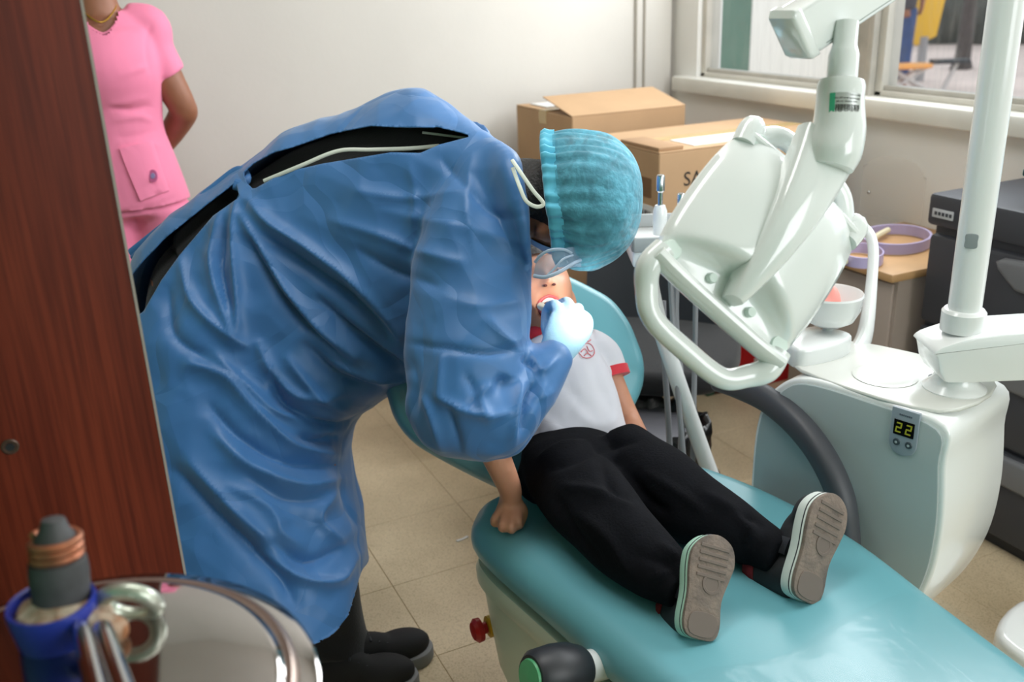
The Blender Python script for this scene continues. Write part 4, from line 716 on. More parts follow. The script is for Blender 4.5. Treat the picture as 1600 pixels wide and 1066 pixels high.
def cloth_mat(name, rgb, rough=0.62, weave=900, crease=0.35, cs=7.0, var=0.08, sheen=0.2):
    m = mat(name, rgb, rough, var=var, vscale=5, sheen=sheen); nt = m.node_tree; b = nt.nodes['Principled BSDF']; tc = nt.nodes.new('ShaderNodeTexCoord')
    vo = nt.nodes.new('ShaderNodeTexVoronoi'); vo.feature = 'DISTANCE_TO_EDGE'; vo.inputs['Scale'].default_value = cs; nz = nt.nodes.new('ShaderNodeTexNoise'); nz.inputs['Scale'].default_value = 3; mx = nt.nodes.new('ShaderNodeMix'); mx.data_type = 'RGBA'; mx.inputs['Factor'].default_value = 0.25
    nt.links.new(tc.outputs['Object'], nz.inputs['Vector']); nt.links.new(tc.outputs['Object'], mx.inputs['A']); nt.links.new(nz.outputs['Color'], mx.inputs['B']); nt.links.new(mx.outputs['Result'], vo.inputs['Vector'])
    mr = nt.nodes.new('ShaderNodeMapRange'); mr.inputs['From Max'].default_value = 0.12; nt.links.new(vo.outputs['Distance'], mr.inputs['Value'])
    n3 = nt.nodes.new('ShaderNodeTexNoise'); n3.noise_type = 'RIDGED_MULTIFRACTAL'; n3.inputs['Scale'].default_value = cs * 1.5; n3.inputs['Detail'].default_value = 3; n3.inputs['Distortion'].default_value = 0.6; nt.links.new(tc.outputs['Object'], n3.inputs['Vector'])
    ad = nt.nodes.new('ShaderNodeMath'); ad.operation = 'MULTIPLY_ADD'; ad.inputs[1].default_value = 0.55; nt.links.new(n3.outputs['Fac'], ad.inputs[0]); nt.links.new(mr.outputs['Result'], ad.inputs[2])
    bp = nt.nodes.new('ShaderNodeBump'); bp.inputs['Strength'].default_value = crease; bp.inputs['Distance'].default_value = 0.006; nt.links.new(ad.outputs[0], bp.inputs['Height']); nt.links.new(bp.outputs[0], b.inputs['Normal']); return m
# ------------------------------------------------------------------ BOY
boy = empty('person', (0.87, 1.35, SEATZ), 'small boy in white shirt and black trousers lying back in the dental chair', 'person')
mo = on_back(862, 474, 0.165); tl = 0.10; bz = nrm(BV * math.cos(tl) + np.array([1, 0, 0]) * math.sin(tl) * 1.0); byv = nrm(BN - np.array([0.12, 0, 0])); byv = nrm(byv - bz * (byv @ bz)); bxv = np.cross(byv, bz); HH = 0.222
hc = mo + bz * 0.277 * HH - byv * 0.40 * HH; HMb = frame(hc, bxv, byv, bz)
def HB(x, y, z): return hc + bxv * x * HH + byv * y * HH + bz * z * HH
arm_r = [on_back(775, 560, 0.085), on_back(752, 640, 0.10), at_z(770, 700, 0.655), at_z(797, 765, 0.555), at_z(794, 788, 0.52)]
arm_l = [on_back(935, 548, 0.055), on_back(962, 612, 0.045), on_back(985, 660, 0.045), at_z(1004, 695, 0.56)]
hw_ = at_z(795, 800, 0.507); fing = []
for k, (px, py) in enumerate(((772, 812), (784, 820), (798, 822), (810, 815))):
    b0 = at_z(786 + k * 8, 793, 0.518); b1 = at_z(px, py, 0.506); b2 = at_z(px + 2, py + 7, 0.492); b3 = at_z(px + 6, py - 1, 0.489); fing.append(tube([b0, b1, b2, b3], [0.009, 0.0085, 0.008, 0.0075], 10, 4, roundcap=True))
fing.append(tube([at_z(808, 785, 0.525), at_z(818, 798, 0.512), at_z(817, 811, 0.498)], [0.011, 0.010, 0.0085], 10, 4, roundcap=True))
leg_a = [at_z(885, 745, 0.56), at_z(930, 797, 0.555), at_z(975, 845, 0.545), at_z(1020, 885, 0.53), at_z(1060, 915, 0.53)]
leg_b = [at_z(965, 718, 0.56), at_z(1035, 762, 0.555), at_z(1090, 798, 0.545), at_z(1150, 832, 0.53), at_z(1212, 866, 0.53)]
neck0 = hc - bz * 0.36 * HH - byv * 0.10 * HH
body = organic([head_vf(HH, HMb, 0.16), tube([hc - bz * 0.2 * HH - byv * 0.08 * HH, neck0, on_back(850, 528, 0.07)], [0.042, 0.038, 0.05], 16, 4),
    tube([on_back(852, 530, 0.068), on_back(860, 548, 0.066), on_back(875, 595, 0.066), on_back(895, 660, 0.06), on_back(908, 715, 0.05)], [(0.05, 0.035), (0.095, 0.045), (0.098, 0.055), (0.09, 0.05), (0.09, 0.04)], 20, 5, up=BN),
    tube(arm_r, [0.036, 0.031, 0.028, 0.0225, 0.02], 14, 5), tube(arm_l, [0.034, 0.028, 0.025, 0.022], 14, 5, roundcap=True), ellipsoid(hw_ + (0, 0, 0.006), (0.027, 0.022, 0.017), 16, 12)] + fing +
    [tube(leg_a, [0.05, 0.045, 0.036, 0.028, 0.022], 14, 4), tube(leg_b, [0.05, 0.045, 0.036, 0.028, 0.022], 14, 4)], 0.0042, 3, 0.5)
obj('body', body, SKIN, boy, sharp=0)
LIP = mat('lips', (190, 84, 84), 0.4); MOUTHM = mat('mouth_inside', (120, 30, 34), 0.5)
obj('lips', tube([HB(0.108 * math.cos(t), 0.355 - 0.03 * abs(math.cos(t)), -0.275 + 0.092 * math.sin(t)) for t in np.linspace(0, 2 * math.pi, 24, endpoint=False)], 0.0042, 10, 1, closed=True), LIP, boy)
obj('mouth_cavity', ellipsoid(HB(0, 0.24, -0.275), (0.10 * HH, 0.07 * HH, 0.085 * HH), 20, 14, M=HMb), MOUTHM, boy)
obj('tongue', ellipsoid(HB(0, 0.29, -0.31), (0.06 * HH, 0.06 * HH, 0.03 * HH), 16, 12, M=HMb), mat('tongue_pink', (226, 130, 130), 0.4), boy)
obj('upper_teeth', tube([HB(-0.07, 0.315, -0.225), HB(0, 0.345, -0.212), HB(0.07, 0.315, -0.225)], 0.0038, 8, 5, roundcap=True), mat('teeth', (240, 236, 224), 0.3), boy)
for s in (-1, 1):
    obj('nostril', ellipsoid(HB(s * 0.042, 0.475, -0.122), (0.0042, 0.004, 0.0028), 10, 8, M=HMb), mat('nostril_dark', (90, 44, 38), 0.7), boy)
    e_ = obj('eye', ellipsoid(HB(s * 0.15, 0.29, 0.075), (0.0145, 0.0135, 0.0085), 16, 12, M=HMb), mat('eye_white', (236, 232, 228), 0.2), boy); obj('iris', ellipsoid(HB(s * 0.15, 0.342, 0.074), (0.006, 0.0035, 0.006), 14, 10, M=HMb), mat('iris_brown', (44, 26, 18), 0.2), e_)
hv = head_vf(HH * 1.06, HMb, 0, False); lv = (hv[0] - hc) @ np.stack([bxv, byv, bz], 1) / HH; kk = (lv[:, 2] > 0.27 - 0.02 * np.cos(lv[:, 0] * 9)) | ((lv[:, 1] < 0.02) & (lv[:, 2] > -0.18)); hf = [q for q in hv[1] if kk[list(q)].all()]; us = sorted({i for q in hf for i in q}); ix = {i: k for k, i in enumerate(us)}
obj('hair', (hv[0][us], [tuple(ix[i] for i in q) for q in hf]), HAIR, boy)
# shirt
SHIRT = cloth_mat('white_shirt_cloth', (206, 206, 214), 0.75, crease=0.12, cs=9, var=0.02)
shirt = organic([tube([on_back(849, 527, 0.068), on_back(858, 546, 0.068), on_back(875, 592, 0.07), on_back(892, 645, 0.074), on_back(909, 722, 0.07)], [(0.058, 0.046), (0.108, 0.056), (0.113, 0.070), (0.113, 0.076), (0.117, 0.079)], 28, 6, up=BN),
    tube([on_back(915, 545, 0.06), on_back(938, 556, 0.055), on_back(951, 588, 0.048)], [0.048, 0.046, 0.045], 16, 5), tube([on_back(800, 550, 0.07), on_back(772, 580, 0.085)], [0.05, 0.047], 16, 5)], 0.005, 4)
SL = [([(925, 560), (935, 600), (958, 640)], -4, 9), ([(960, 605), (962, 640), (955, 665)], 4, 8), ([(830, 620), (850, 655), (880, 680)], 4, 9), ([(825, 650), (845, 690)], -4, 7), ([(900, 640), (930, 665), (965, 655)], 3, 9), ([(880, 600), (920, 640)], -3, 10), ([(940, 545), (930, 580)], -4, 7)]
shirt = fold_surface(shirt, SL, lambda V: vnoise(V, 42, 7) * 0.0018)
X_, Y_, D_ = to_px(shirt[0]); 
so2 = obj('shirt', shirt, SHIRT, boy, sharp=0)
REDT = mat('red_trim', (204, 34, 52), 0.7, sheen=0.2)
cpts = [on_back(849, 523, 0.068) + (np.array([1, 0, 0]) * 0.052 * math.cos(t) + BN * 0.046 * math.sin(t)) for t in np.linspace(0, 2 * math.pi, 20, endpoint=False)]
obj('collar', tube(cpts, (lambda: [(0.006, 0.013)] * 20)(), 10, 1, closed=True, up=BV), REDT, so2)
obj('sleeve_cuff', tube([on_back(948, 578, 0.049), on_back(952.5, 592, 0.047)], [0.0475, 0.0475], 20, 1), REDT, so2)
# emblem printed on the chest: red outlined crest
cr = [ (900, 545), (912, 536), (922, 540), (928, 552), (918, 558), (904, 556)]
def on_shirt(px, py, lift=0.0):
    d = np.hypot(X_ - px, Y_ - py) + (D_ - D_.min()) * 120; i = np.argmin(d); return at(px, py, D_[i] - 0.003 - lift)
for pts in ([(903, 548), (909, 540), (918, 536), (926, 541), (929, 552), (922, 559), (910, 558), (903, 548)], [(908, 550), (914, 545), (919, 552)], [(917, 541), (921, 549), (926, 548)], [(913, 556), (918, 552), (924, 556)], [(916, 530), (919, 534), (923, 531)]):
    obj('crest_line', tube([on_shirt(a, b) for a, b in pts], 0.0011, 6, 2), mat('crest_red', (214, 120, 128), 0.7), so2)
# trousers
tro = organic([tube([on_back(908, 714, 0.068), at_z(916, 733, 0.553), at_z(930, 757, 0.552)], [(0.119, 0.069), (0.130, 0.070), (0.126, 0.068)], 28, 4, up=(0, -0.4, 0.9)), tube([at_z(842, 750, 0.535), at_z(880, 735, 0.555)], [0.05, 0.06], 16, 3, roundcap=True),
    tube([at_z(885, 742, 0.558), at_z(930, 795, 0.556), at_z(975, 843, 0.55), at_z(1022, 885, 0.536), at_z(1050, 907, 0.528), at_z(1072, 925, 0.527)], [0.080, 0.077, 0.068, 0.056, 0.046, 0.036], 22, 5), tube([at_z(968, 716, 0.56), at_z(1035, 760, 0.556), at_z(1090, 797, 0.546), at_z(1150, 830, 0.535), at_z(1185, 848, 0.528), at_z(1222, 870, 0.527)], [0.076, 0.073, 0.066, 0.054, 0.044, 0.035], 22, 5)], 0.006, 3)
TL = [([(860, 735), (930, 705), (1000, 685)], -6, 7), ([(880, 760), (940, 770), (985, 790)], 6, 9), ([(985, 745), (1010, 780), (1040, 800)], -6, 10), ([(900, 800), (950, 840), (980, 890)], 5, 10), ([(1000, 870), (1040, 880), (1060, 905)], -5, 8), ([(1020, 905), (1045, 890)], 5, 6), ([(1030, 850), (1060, 870)], 4, 7), ([(1100, 770), (1150, 800), (1180, 840)], 5, 9), ([(1150, 800), (1190, 820)], -5, 7), ([(1165, 850), (1180, 815)], 5, 6), ([(870, 780), (900, 830), (940, 880)], -5, 9), ([(1010, 740), (1060, 770), (1100, 800)], 4, 9), ([(940, 715), (955, 760), (985, 780)], -7, 9)]
FG, FX = 1.9, 1.5
tro = fold_surface(tro, TL, lambda V: vnoise(V, 36, 11) * 0.0022); V_ = tro[0]; V_[:, 2] = np.maximum(V_[:, 2], SEATZ - 0.002)
FG, FX = 1.0, 2.0
to_ = obj('trousers', tro, NAVY, boy, sharp=0)
obj('waistband', tube([on_back(907, 711, 0.069) + np.array([1, 0, 0]) * 0.1205 * math.cos(t) + BN * 0.072 * math.sin(t) for t in np.linspace(0, 2 * math.pi, 28, endpoint=False)], [(0.0035, 0.017)] * 28, 8, 1, closed=True, up=BV), NAVY, to_)
# shoes
def shoe(hpx, tpx, dt, side, midsole, lab):
    hp = at_z(*hpx, SEATZ + 0.008); dh = (hp - CAM) @ FWD; tp_ = at(*tpx, dh + dt); Lv = nrm(tp_ - hp); LL = np.linalg.norm(tp_ - hp); tc = nrm(CAM - (hp + tp_) / 2); n0 = nrm(tc + nrm(RIGHT) * side); N_ = nrm(n0 - Lv * (n0 @ Lv)); W_ = np.cross(Lv, N_)
    M = frame(hp, W_, Lv, N_); k = LL / 0.17
    t = empty('shoe', hp, lab, None); t.parent = boy; t.location = hp - np.array(boy.location); del_ = t
    out = smooth_poly([(0, 0), (0.022, 0.004), (0.029, 0.025), (0.0255, 0.065), (0.034, 0.105), (0.038, 0.13), (0.03, 0.157), (0.008, 0.17), (-0.016, 0.164), (-0.034, 0.14), (-0.036, 0.11), (-0.031, 0.07), (-0.031, 0.025), (-0.022, 0.004)], 4) * k * [1.12, 1.0]
    obj('outsole', xf(prism(out, -0.004, 0.004, 0.002, 2), M), mat('worn_rubber_sole', (134, 118, 106), 0.8, rgb2=(98, 88, 82), vscale=35, bump=0.3, bscale=150), t)
    obj('midsole', xf(prism(out * [1.04, 1.0] + [0, 0.0], -0.026, -0.0035, 0.003, 2), M), midsole, t)
    obj('midsole_line', xf(prism(out * [1.05, 1.004], -0.0085, -0.006, 0.0005, 1), M), DARK, t)
    up = organic([ellipsoid(np.array([0.0, 0.128, -0.030]) * k, np.array([0.034, 0.038, 0.026]) * k, 20, 14), ellipsoid(np.array([0, 0.085, -0.040]) * k, np.array([0.031, 0.06, 0.035]) * k, 20, 14), tube(np.array([(0, 0.032, -0.022), (0, 0.034, -0.06), (0, 0.036, -0.088)]) * k, np.array([(0.031, 0.036), (0.031, 0.036), (0.033, 0.037)]) * k, 20, 4, up=(0, 1, 0))], 0.004, 4)
    obj('upper', xf(up, M), mat('black_shoe_upper', (26, 27, 31), 0.6, var=0.3, vscale=60), t, sharp=0)
    obj('strap', xf(tube(np.array([(0.031, 0.07, -0.03), (0.031, 0.074, -0.06), (0.018, 0.082, -0.081), (-0.018, 0.082, -0.081), (-0.031, 0.074, -0.06), (-0.031, 0.07, -0.03)]) * k, np.array([(0.003, 0.014)] * 6) * k, 10, 5, up=(0, 1, 0.3)), M), mat('strap_black', (36, 36, 42), 0.5), t)
    obj('sock', xf(lathe(np.array([(0.026, -0.084), (0.034, -0.086), (0.0345, -0.094), (0.031, -0.110), (0.026, -0.112)]) * k, rotz(0, np.array([0, 0.036, 0]) * k), 24), M), mat('red_sock', (120, 22, 30), 0.8), t)
    TR = mat('tread_rubber', (112, 100, 92), 0.85)
    for i in range(5): obj('tread_rib', xf(box(-0.026 * k, (0.098 + i * 0.012) * k, 0.0035, 0.028 * k, (0.1035 + i * 0.012) * k, 0.0058, 0.0006, 1), M), TR, t)
    obj('tread_disc', xf(lathe([(0.0, 0.004), (0.017 * k, 0.004), (0.017 * k, 0.0056), (0.013 * k, 0.0056), (0.012 * k, 0.0048), (0, 0.0048)], rotz(0, (0.004 * k, 0.09 * k, 0)), 20), M), TR, t)
    obj('heel_pad', xf(prism(smooth_poly([(-0.022, 0.008), (0.02, 0.008), (0.022, 0.04), (-0.022, 0.04)], 4) * k, 0.0035, 0.0056, 0.0006, 1), M), TR, t)
    return t
shoe((1092, 1000), (1118, 836), 0.05, 0.55, mat('mint_midsole', (176, 216, 196), 0.5), 'right shoe with a mint green sole rim')
shoe((1256, 940), (1303, 772), 0.05, 0.95, mat('white_midsole', (208, 216, 210), 0.5), 'left shoe with a white sole rim')
# ------------------------------------------------------------------ DENTIST
den = empty('person', (0.45, 1.85, 0), 'dentist in blue gown and bouffant cap bending over the boy', 'person')
GOWN = cloth_mat('blue_gown_fabric', (58, 114, 172), 0.46, crease=0.55, cs=5.5, var=0.06, sheen=0.25)
def pair(a, b, d, rb, shrink=0.0):
    A, B = at(*a, d), at(*b, d); r = np.linalg.norm(A - B) / 2; return (A + B) / 2, nrm(A - B), (r - shrink, rb - shrink)
PAIRS = [((804, 246), (830, 425), 1.80, 0.095), ((788, 232), (818, 430), 1.82, 0.12), ((752, 205), (800, 470), 1.90, 0.15), ((700, 168), (752, 545), 1.97, 0.185), ((640, 146), (690, 588), 2.02, 0.20), ((545, 180), (634, 600), 2.06, 0.20), ((455, 212), (585, 635), 2.09, 0.19), ((383, 258), (556, 660), 2.11, 0.19), ((318, 298), (545, 700), 2.12, 0.195), ((258, 352), (547, 735), 2.12, 0.20), ((216, 412), (552, 765), 2.11, 0.205), ((204, 500), (560, 800), 2.10, 0.21), ((206, 640), (566, 850), 2.09, 0.215), ((222, 780), (574, 905), 2.08, 0.22), ((242, 900), (579, 950), 2.06, 0.22), ((258, 985), (584, 1010), 2.05, 0.22)]
def ring_loft(pairs, shrink, n=40, p=0.85):
    a = np.linspace(0, 2 * math.pi, n, endpoint=False); ca = np.sign(np.cos(a)) * np.abs(np.cos(a)) ** p; sa = np.sign(np.sin(a)) * np.abs(np.sin(a)) ** p; C_ = []; 
    for q in pairs: c, u, r = pair(*q, shrink=shrink); C_.append(np.concatenate([c, u * r[0], [r[1]]]))
    C_ = smooth_poly(np.array(C_), 4, False); R = []
    for row in C_:
        c, u, rb = row[:3], row[3:6], row[6]; ra = np.linalg.norm(u); u = u / ra; w_ = nrm(FWD - u * (FWD @ u)); R.append(c + np.outer(ca, u) * ra + np.outer(sa, w_) * rb)
    return loft(R)
slv = [at(742, 318, 1.86), at(738, 400, 1.83), at(733, 490, 1.80), at(730, 570, 1.77), at(733, 628, 1.75), at(768, 640, 1.755), at(810, 608, 1.77), at(846, 578, 1.785), at(866, 560, 1.795)]
slr = [0.095, 0.112, 0.115, 0.115, 0.105, 0.092, 0.068, 0.052, 0.043]
far = [at(700, 230, 2.12), at(745, 320, 2.24), at(765, 395, 2.2), at(782, 440, 2.1)]
gown = organic([ring_loft(PAIRS, 0.0), tube(slv, slr, 28, 5, roundcap=True), ellipsoid(at(728, 632, 1.755), (0.115, 0.10, 0.10), 24, 16), tube(far, [0.10, 0.09, 0.075, 0.06], 20, 5)], 0.0058, 6)
GL = [([(373, 311), (367, 372), (371, 453), (373, 517)], 12, 9), ([(393, 315), (426, 352), (490, 392), (563, 449), (623, 525)], 14, 11), ([(420, 374), (482, 416), (547, 466), (603, 524)], -16, 12), ([(381, 340), (418, 404), (458, 465), (506, 517), (555, 555)], 13, 10), ([(393, 380), (434, 452), (478, 505), (535, 560)], -13, 9),
    ([(345, 335), (329, 400), (345, 470), (365, 525)], 10, 9), ([(352, 350), (345, 420), (360, 480)], -9, 8), ([(281, 410), (300, 470), (350, 520), (385, 540)], 10, 10), ([(260, 450), (270, 520), (320, 560)], -9, 12), ([(300, 569), (353, 590), (395, 638), (459, 696), (539, 712)], 15, 12), ([(339, 558), (385, 601), (432, 643), (507, 656), (555, 668)], 10, 9), ([(425, 590), (450, 636), (517, 664), (556, 660)], -20, 8), ([(405, 540), (430, 590), (470, 620), (530, 615)], 12, 10),
    ([(535, 685), (500, 690), (470, 684)], -13, 7), ([(342, 683), (395, 728), (475, 757), (539, 746)], 12, 12), ([(330, 640), (380, 690), (450, 725), (520, 728)], -12, 10), ([(278, 739), (353, 819), (432, 893), (459, 941)], -13, 13), ([(300, 725), (370, 800), (445, 870)], 11, 13), ([(406, 862), (470, 902), (528, 907), (560, 868)], 12, 9), ([(420, 845), (480, 880), (545, 850)], -11, 10), ([(533, 755), (545, 790), (556, 822)], -12, 8), ([(525, 770), (500, 810), (540, 850)], 9, 9), ([(360, 760), (420, 790), (440, 830), (470, 850)], 8, 12), ([(390, 745), (440, 780), (500, 780)], -7, 12),
    ([(500, 470), (550, 520), (600, 560), (632, 578)], -18, 9), ([(520, 560), (570, 585), (630, 592)], 12, 9), ([(480, 540), (530, 590), (600, 610)], -12, 9), ([(450, 560), (500, 620), (540, 640)], 10, 9),
    ([(600, 330), (690, 350), (800, 380)], 4, 12), ([(520, 345), (600, 370), (660, 395), (720, 410)], 6, 10), ([(560, 390), (620, 425), (680, 445)], -7, 10), ([(560, 300), (640, 310), (730, 300)], 4, 9), ([(640, 260), (650, 320), (640, 380)], 5, 10), ([(740, 250), (730, 330), (745, 400)], 5, 10), ([(690, 250), (760, 330), (800, 340)], -5, 9), ([(800, 340), (815, 400), (826, 430)], -5, 8),
    ([(640, 535), (700, 545), (770, 552), (835, 535)], -5, 6), ([(690, 555), (687, 600), (686, 622)], 5, 6), ([(686, 622), (720, 640), (765, 650), (790, 645)], 8, 7), ([(660, 620), (675, 660), (690, 700)], 7, 8), ([(700, 640), (710, 670), (720, 705)], -6, 7), ([(770, 600), (750, 620), (765, 660)], 6, 8), ([(730, 590), (745, 620), (730, 640)], -5, 7), ([(812, 670), (822, 630), (835, 600)], -12, 6), ([(800, 690), (806, 640), (815, 600)], 7, 7), ([(815, 560), (835, 575), (838, 590)], -8, 6), ([(835, 565), (845, 580), (870, 560)], 6, 6), ([(850, 600), (840, 620), (862, 610)], 4, 7), ([(640, 560), (650, 600), (645, 640)], -5, 8), ([(760, 500), (790, 530), (810, 545)], 5, 8), ([(690, 460), (750, 480), (815, 470)], 3, 9)]
FG, FX = 1.7, 1.35
gown = fold_surface(gown, GL, lambda V: vnoise(V, 17, 21) * 0.003 + worley(V, 90, 0.075, 5) + worley(V, 420, 0.07, 6))
FG, FX = 1.0, 2.0
# open back: cut the slit, then the hem
UPS = [(379, 271), (394, 256), (426, 238), (458, 229), (515, 209), (543, 203), (579, 196), (640, 199), (684, 198), (718, 206), (739, 212), (721, 217), (686, 226), (657, 239), (611, 238), (502, 256), (442, 270), (396, 296), (385, 285)]
LOS = [(368, 284), (321, 320), (260, 369), (222, 408), (205, 430), (190, 470), (205, 500), (224, 487), (252, 438), (281, 398), (333, 337), (374, 308)]
def slit(vf, poly):
    V, F = vf; X, Y, D = to_px(V); N = normals(vf); view = (V - CAM); fc = (N * view).sum(1) < 0.02; fc &= D < 2.16; ins = in_poly(X, Y, poly) & fc
    pp_ = np.array(list(poly) + [poly[0]], float)
    def snap(P):
        x, y, d = to_px(P); out = P.copy()
        for i in range(len(P)):
            best = None
            for k in range(len(pp_) - 1):
                a, b = pp_[k], pp_[k + 1]; t = np.clip(((x[i] - a[0]) * (b - a)[0] + (y[i] - a[1]) * (b - a)[1]) / ((b - a) @ (b - a)), 0, 1); q = a + t * (b - a); dd = (q[0] - x[i]) ** 2 + (q[1] - y[i]) ** 2
                if best is None or dd < best[0]: best = (dd, q)
            out[i] = at(best[1][0], best[1][1], d[i])
        return out
    return cut(vf, ins, snap)
gown = slit(gown, UPS); gown = slit(gown, LOS)
HEMZ = 0.268
def hemz(P): return HEMZ + 0.012 * np.sin(np.arctan2(P[:, 1] - 1.85, P[:, 0] - 0.33) * 5) + 0.02 * np.clip((P[:, 0] - 0.3) * 2, -1, 1)
gown = cut(gown, gown[0][:, 2] < hemz(gown[0]), lambda P: np.column_stack([P[:, 0], P[:, 1], hemz(P)]))
go = obj('gown', gown, GOWN, den, sharp=0, fix=True)
sm_ = go.modifiers.new('thickness', 'SOLIDIFY'); sm_.thickness = 0.002; sm_.offset = -1
# ties
TIE = cloth_mat('blue_gown_tie', (56, 112, 172), 0.55, crease=0.2, cs=20)
def ribbon(pts, wd, th, m, name, parent, up=None):
    return obj(name, tube([at(*p) for p in pts], [(wd, th)] * len(pts), 10, 6, up=FWD if up is None else up), m, parent)
ribbon([(204, 398, 2.09), (262, 352, 2.07), (300, 324, 2.05), (340, 291, 2.04), (372, 268, 2.03), (384, 279, 2.0), (372, 290, 2.0)], 0.012, 0.004, TIE, 'waist_tie', go)
ribbon([(366, 288, 1.985), (378, 292, 1.98), (382, 304, 1.975), (378, 317, 1.975), (392, 314, 1.975)], 0.012, 0.004, TIE, 'waist_tie', go)
ribbon([(206, 404, 2.08), (240, 372, 2.06), (280, 346, 2.05)], 0.006, 0.003, TIE, 'waist_tie', go)
# shirt and trousers showing through the slit
bshirt = organic([ring_loft([q for q in PAIRS[1:10]], 0.036), tube(slv[:6], [r - 0.05 for r in slr[:6]], 20, 4, roundcap=True)], 0.012, 3); obj('black_shirt', bshirt, BLACK, den, sharp=0)
ft1 = at(528, 1120, 2.16); ft2 = at_z(560, 1010, 0.09); hipc = at(375, 600, 2.1)
tr_ = organic([ring_loft(PAIRS[8:12], 0.05), tube([at(330, 620, 2.1), at(450, 800, 2.1), at(490, 930, 2.12), at(516, 1010, 2.13), np.array([ft1[0], ft1[1], 0.05])], [0.12, 0.10, 0.085, 0.078, 0.072], 22, 5), tube([at(400, 640, 2.2), at(470, 800, 2.24), at(500, 900, 2.24), np.array([ft2[0] - 0.05, ft2[1] + 0.05, 0.25]), np.array([ft2[0] - 0.03, ft2[1] + 0.05, 0.06])], [0.11, 0.09, 0.075, 0.072, 0.07], 22, 5)], 0.011, 3)
tr_ = (tr_[0] + normals(tr_) * (vnoise(tr_[0], 30, 5) * 0.004)[:, None], tr_[1]); obj('black_trousers', tr_, BLACK, den, sharp=0)
def adult_shoe(p, dirn):
    d = nrm(dirn); s = np.cross(d, (0, 0, 1)); M = frame((p[0], p[1], 0), s, d, (0, 0, 1)); out = smooth_poly([(0, -0.06), (0.032, -0.045), (0.036, 0.03), (0.046, 0.12), (0.04, 0.18), (0.0, 0.205), (-0.04, 0.18), (-0.044, 0.12), (-0.034, 0.03), (-0.032, -0.045)], 4)
    q = obj('shoe', xf(organic([ellipsoid((0, 0.125, 0.045), (0.043, 0.075, 0.038), 20, 14), ellipsoid((0, 0.03, 0.055), (0.038, 0.09, 0.05), 20, 14)], 0.007, 3), M), mat('black_suede', (22, 22, 24), 0.8), den)
    obj('shoe_sole', xf(prism(out, 0.0, 0.034, 0.006, 2), M), mat('grey_sole', (120, 120, 120), 0.7), q); obj('shoe_laces', xf(join(*[tube([(-0.02, 0.06 + i * 0.018, 0.094 - i * 0.009), (0, 0.06 + i * 0.018, 0.098 - i * 0.009), (0.02, 0.06 + i * 0.018, 0.094 - i * 0.009)], 0.003, 6, 2) for i in range(4)]), M), DARK, q)
adult_shoe((ft1[0] - 0.02, ft1[1] - 0.01), (0.9, -0.35, 0)); adult_shoe((ft2[0] - 0.03, ft2[1] + 0.02), (0.96, -0.05, 0))
# head
dz = nrm(RIGHT * 0.97 - UP * 0.08 - FWD * 0.12); dy0 = nrm(-UP * 0.62 + FWD * 0.78); dyv = nrm(dy0 - dz * (dy0 @ dz)); dxv = np.cross(dyv, dz); dhc = at(888, 322, 1.79); DH = 0.232; DM_ = frame(dhc, dxv, dyv, dz)
def HD(x, y, z): return dhc + dxv * x * DH + dyv * y * DH + dz * z * DH
dbody = organic([head_vf(DH, DM_), tube([HD(0, -0.08, -0.25), HD(0, -0.12, -0.5), at(755, 370, 1.93)], [0.052, 0.047, 0.055], 18, 4), ring_loft(PAIRS[:11], 0.05), tube(slv[:9], [0.06, 0.055, 0.05, 0.046, 0.044, 0.042, 0.036, 0.03, 0.027], 16, 4), tube(far, [0.06, 0.05, 0.045, 0.03], 16, 4), tube([at(330, 620, 2.1), at(450, 800, 2.1), at(490, 930, 2.12), np.array([ft1[0], ft1[1], 0.08])], [0.09, 0.08, 0.055, 0.035], 16, 4), tube([at(400, 640, 2.2), at(480, 800, 2.25), np.array([ft2[0] - .03, ft2[1] + .1, 0.5]), np.array([ft2[0] - .03, ft2[1] + .05, 0.08])], [0.09, 0.08, 0.055, 0.035], 16, 4)], 0.0075, 2, 0.4)
obj('body', dbody, SKIN2, den, sharp=0)
hv = head_vf(DH * 1.035, DM_, 0, False); lv = (hv[0] - dhc) @ np.stack([dxv, dyv, dz], 1) / DH; kk = (lv[:, 2] > 0.27) | ((lv[:, 1] < 0.08) & (lv[:, 2] > -0.10)) | ((lv[:, 1] < -0.05) & (lv[:, 2] > -0.42)); hf = [q for q in hv[1] if kk[list(q)].all()]; us = sorted({i for q in hf for i in q}); ix = {i: k for k, i in enumerate(us)}
hp_ = organic([ellipsoid(HD(0, -0.08, 0.08), (0.40 * DH, 0.45 * DH, 0.42 * DH), 28, 20, M=DM_), ellipsoid(HD(0.02, -0.19, -0.34), (0.27 * DH, 0.20 * DH, 0.30 * DH), 24, 16, M=DM_)], 0.008, 3)
hp_ = (hp_[0] + normals(hp_) * (vnoise(hp_[0], 120, 4) * 0.0012)[:, None], hp_[1]); obj('hair', hp_, HAIR, den, sharp=0)
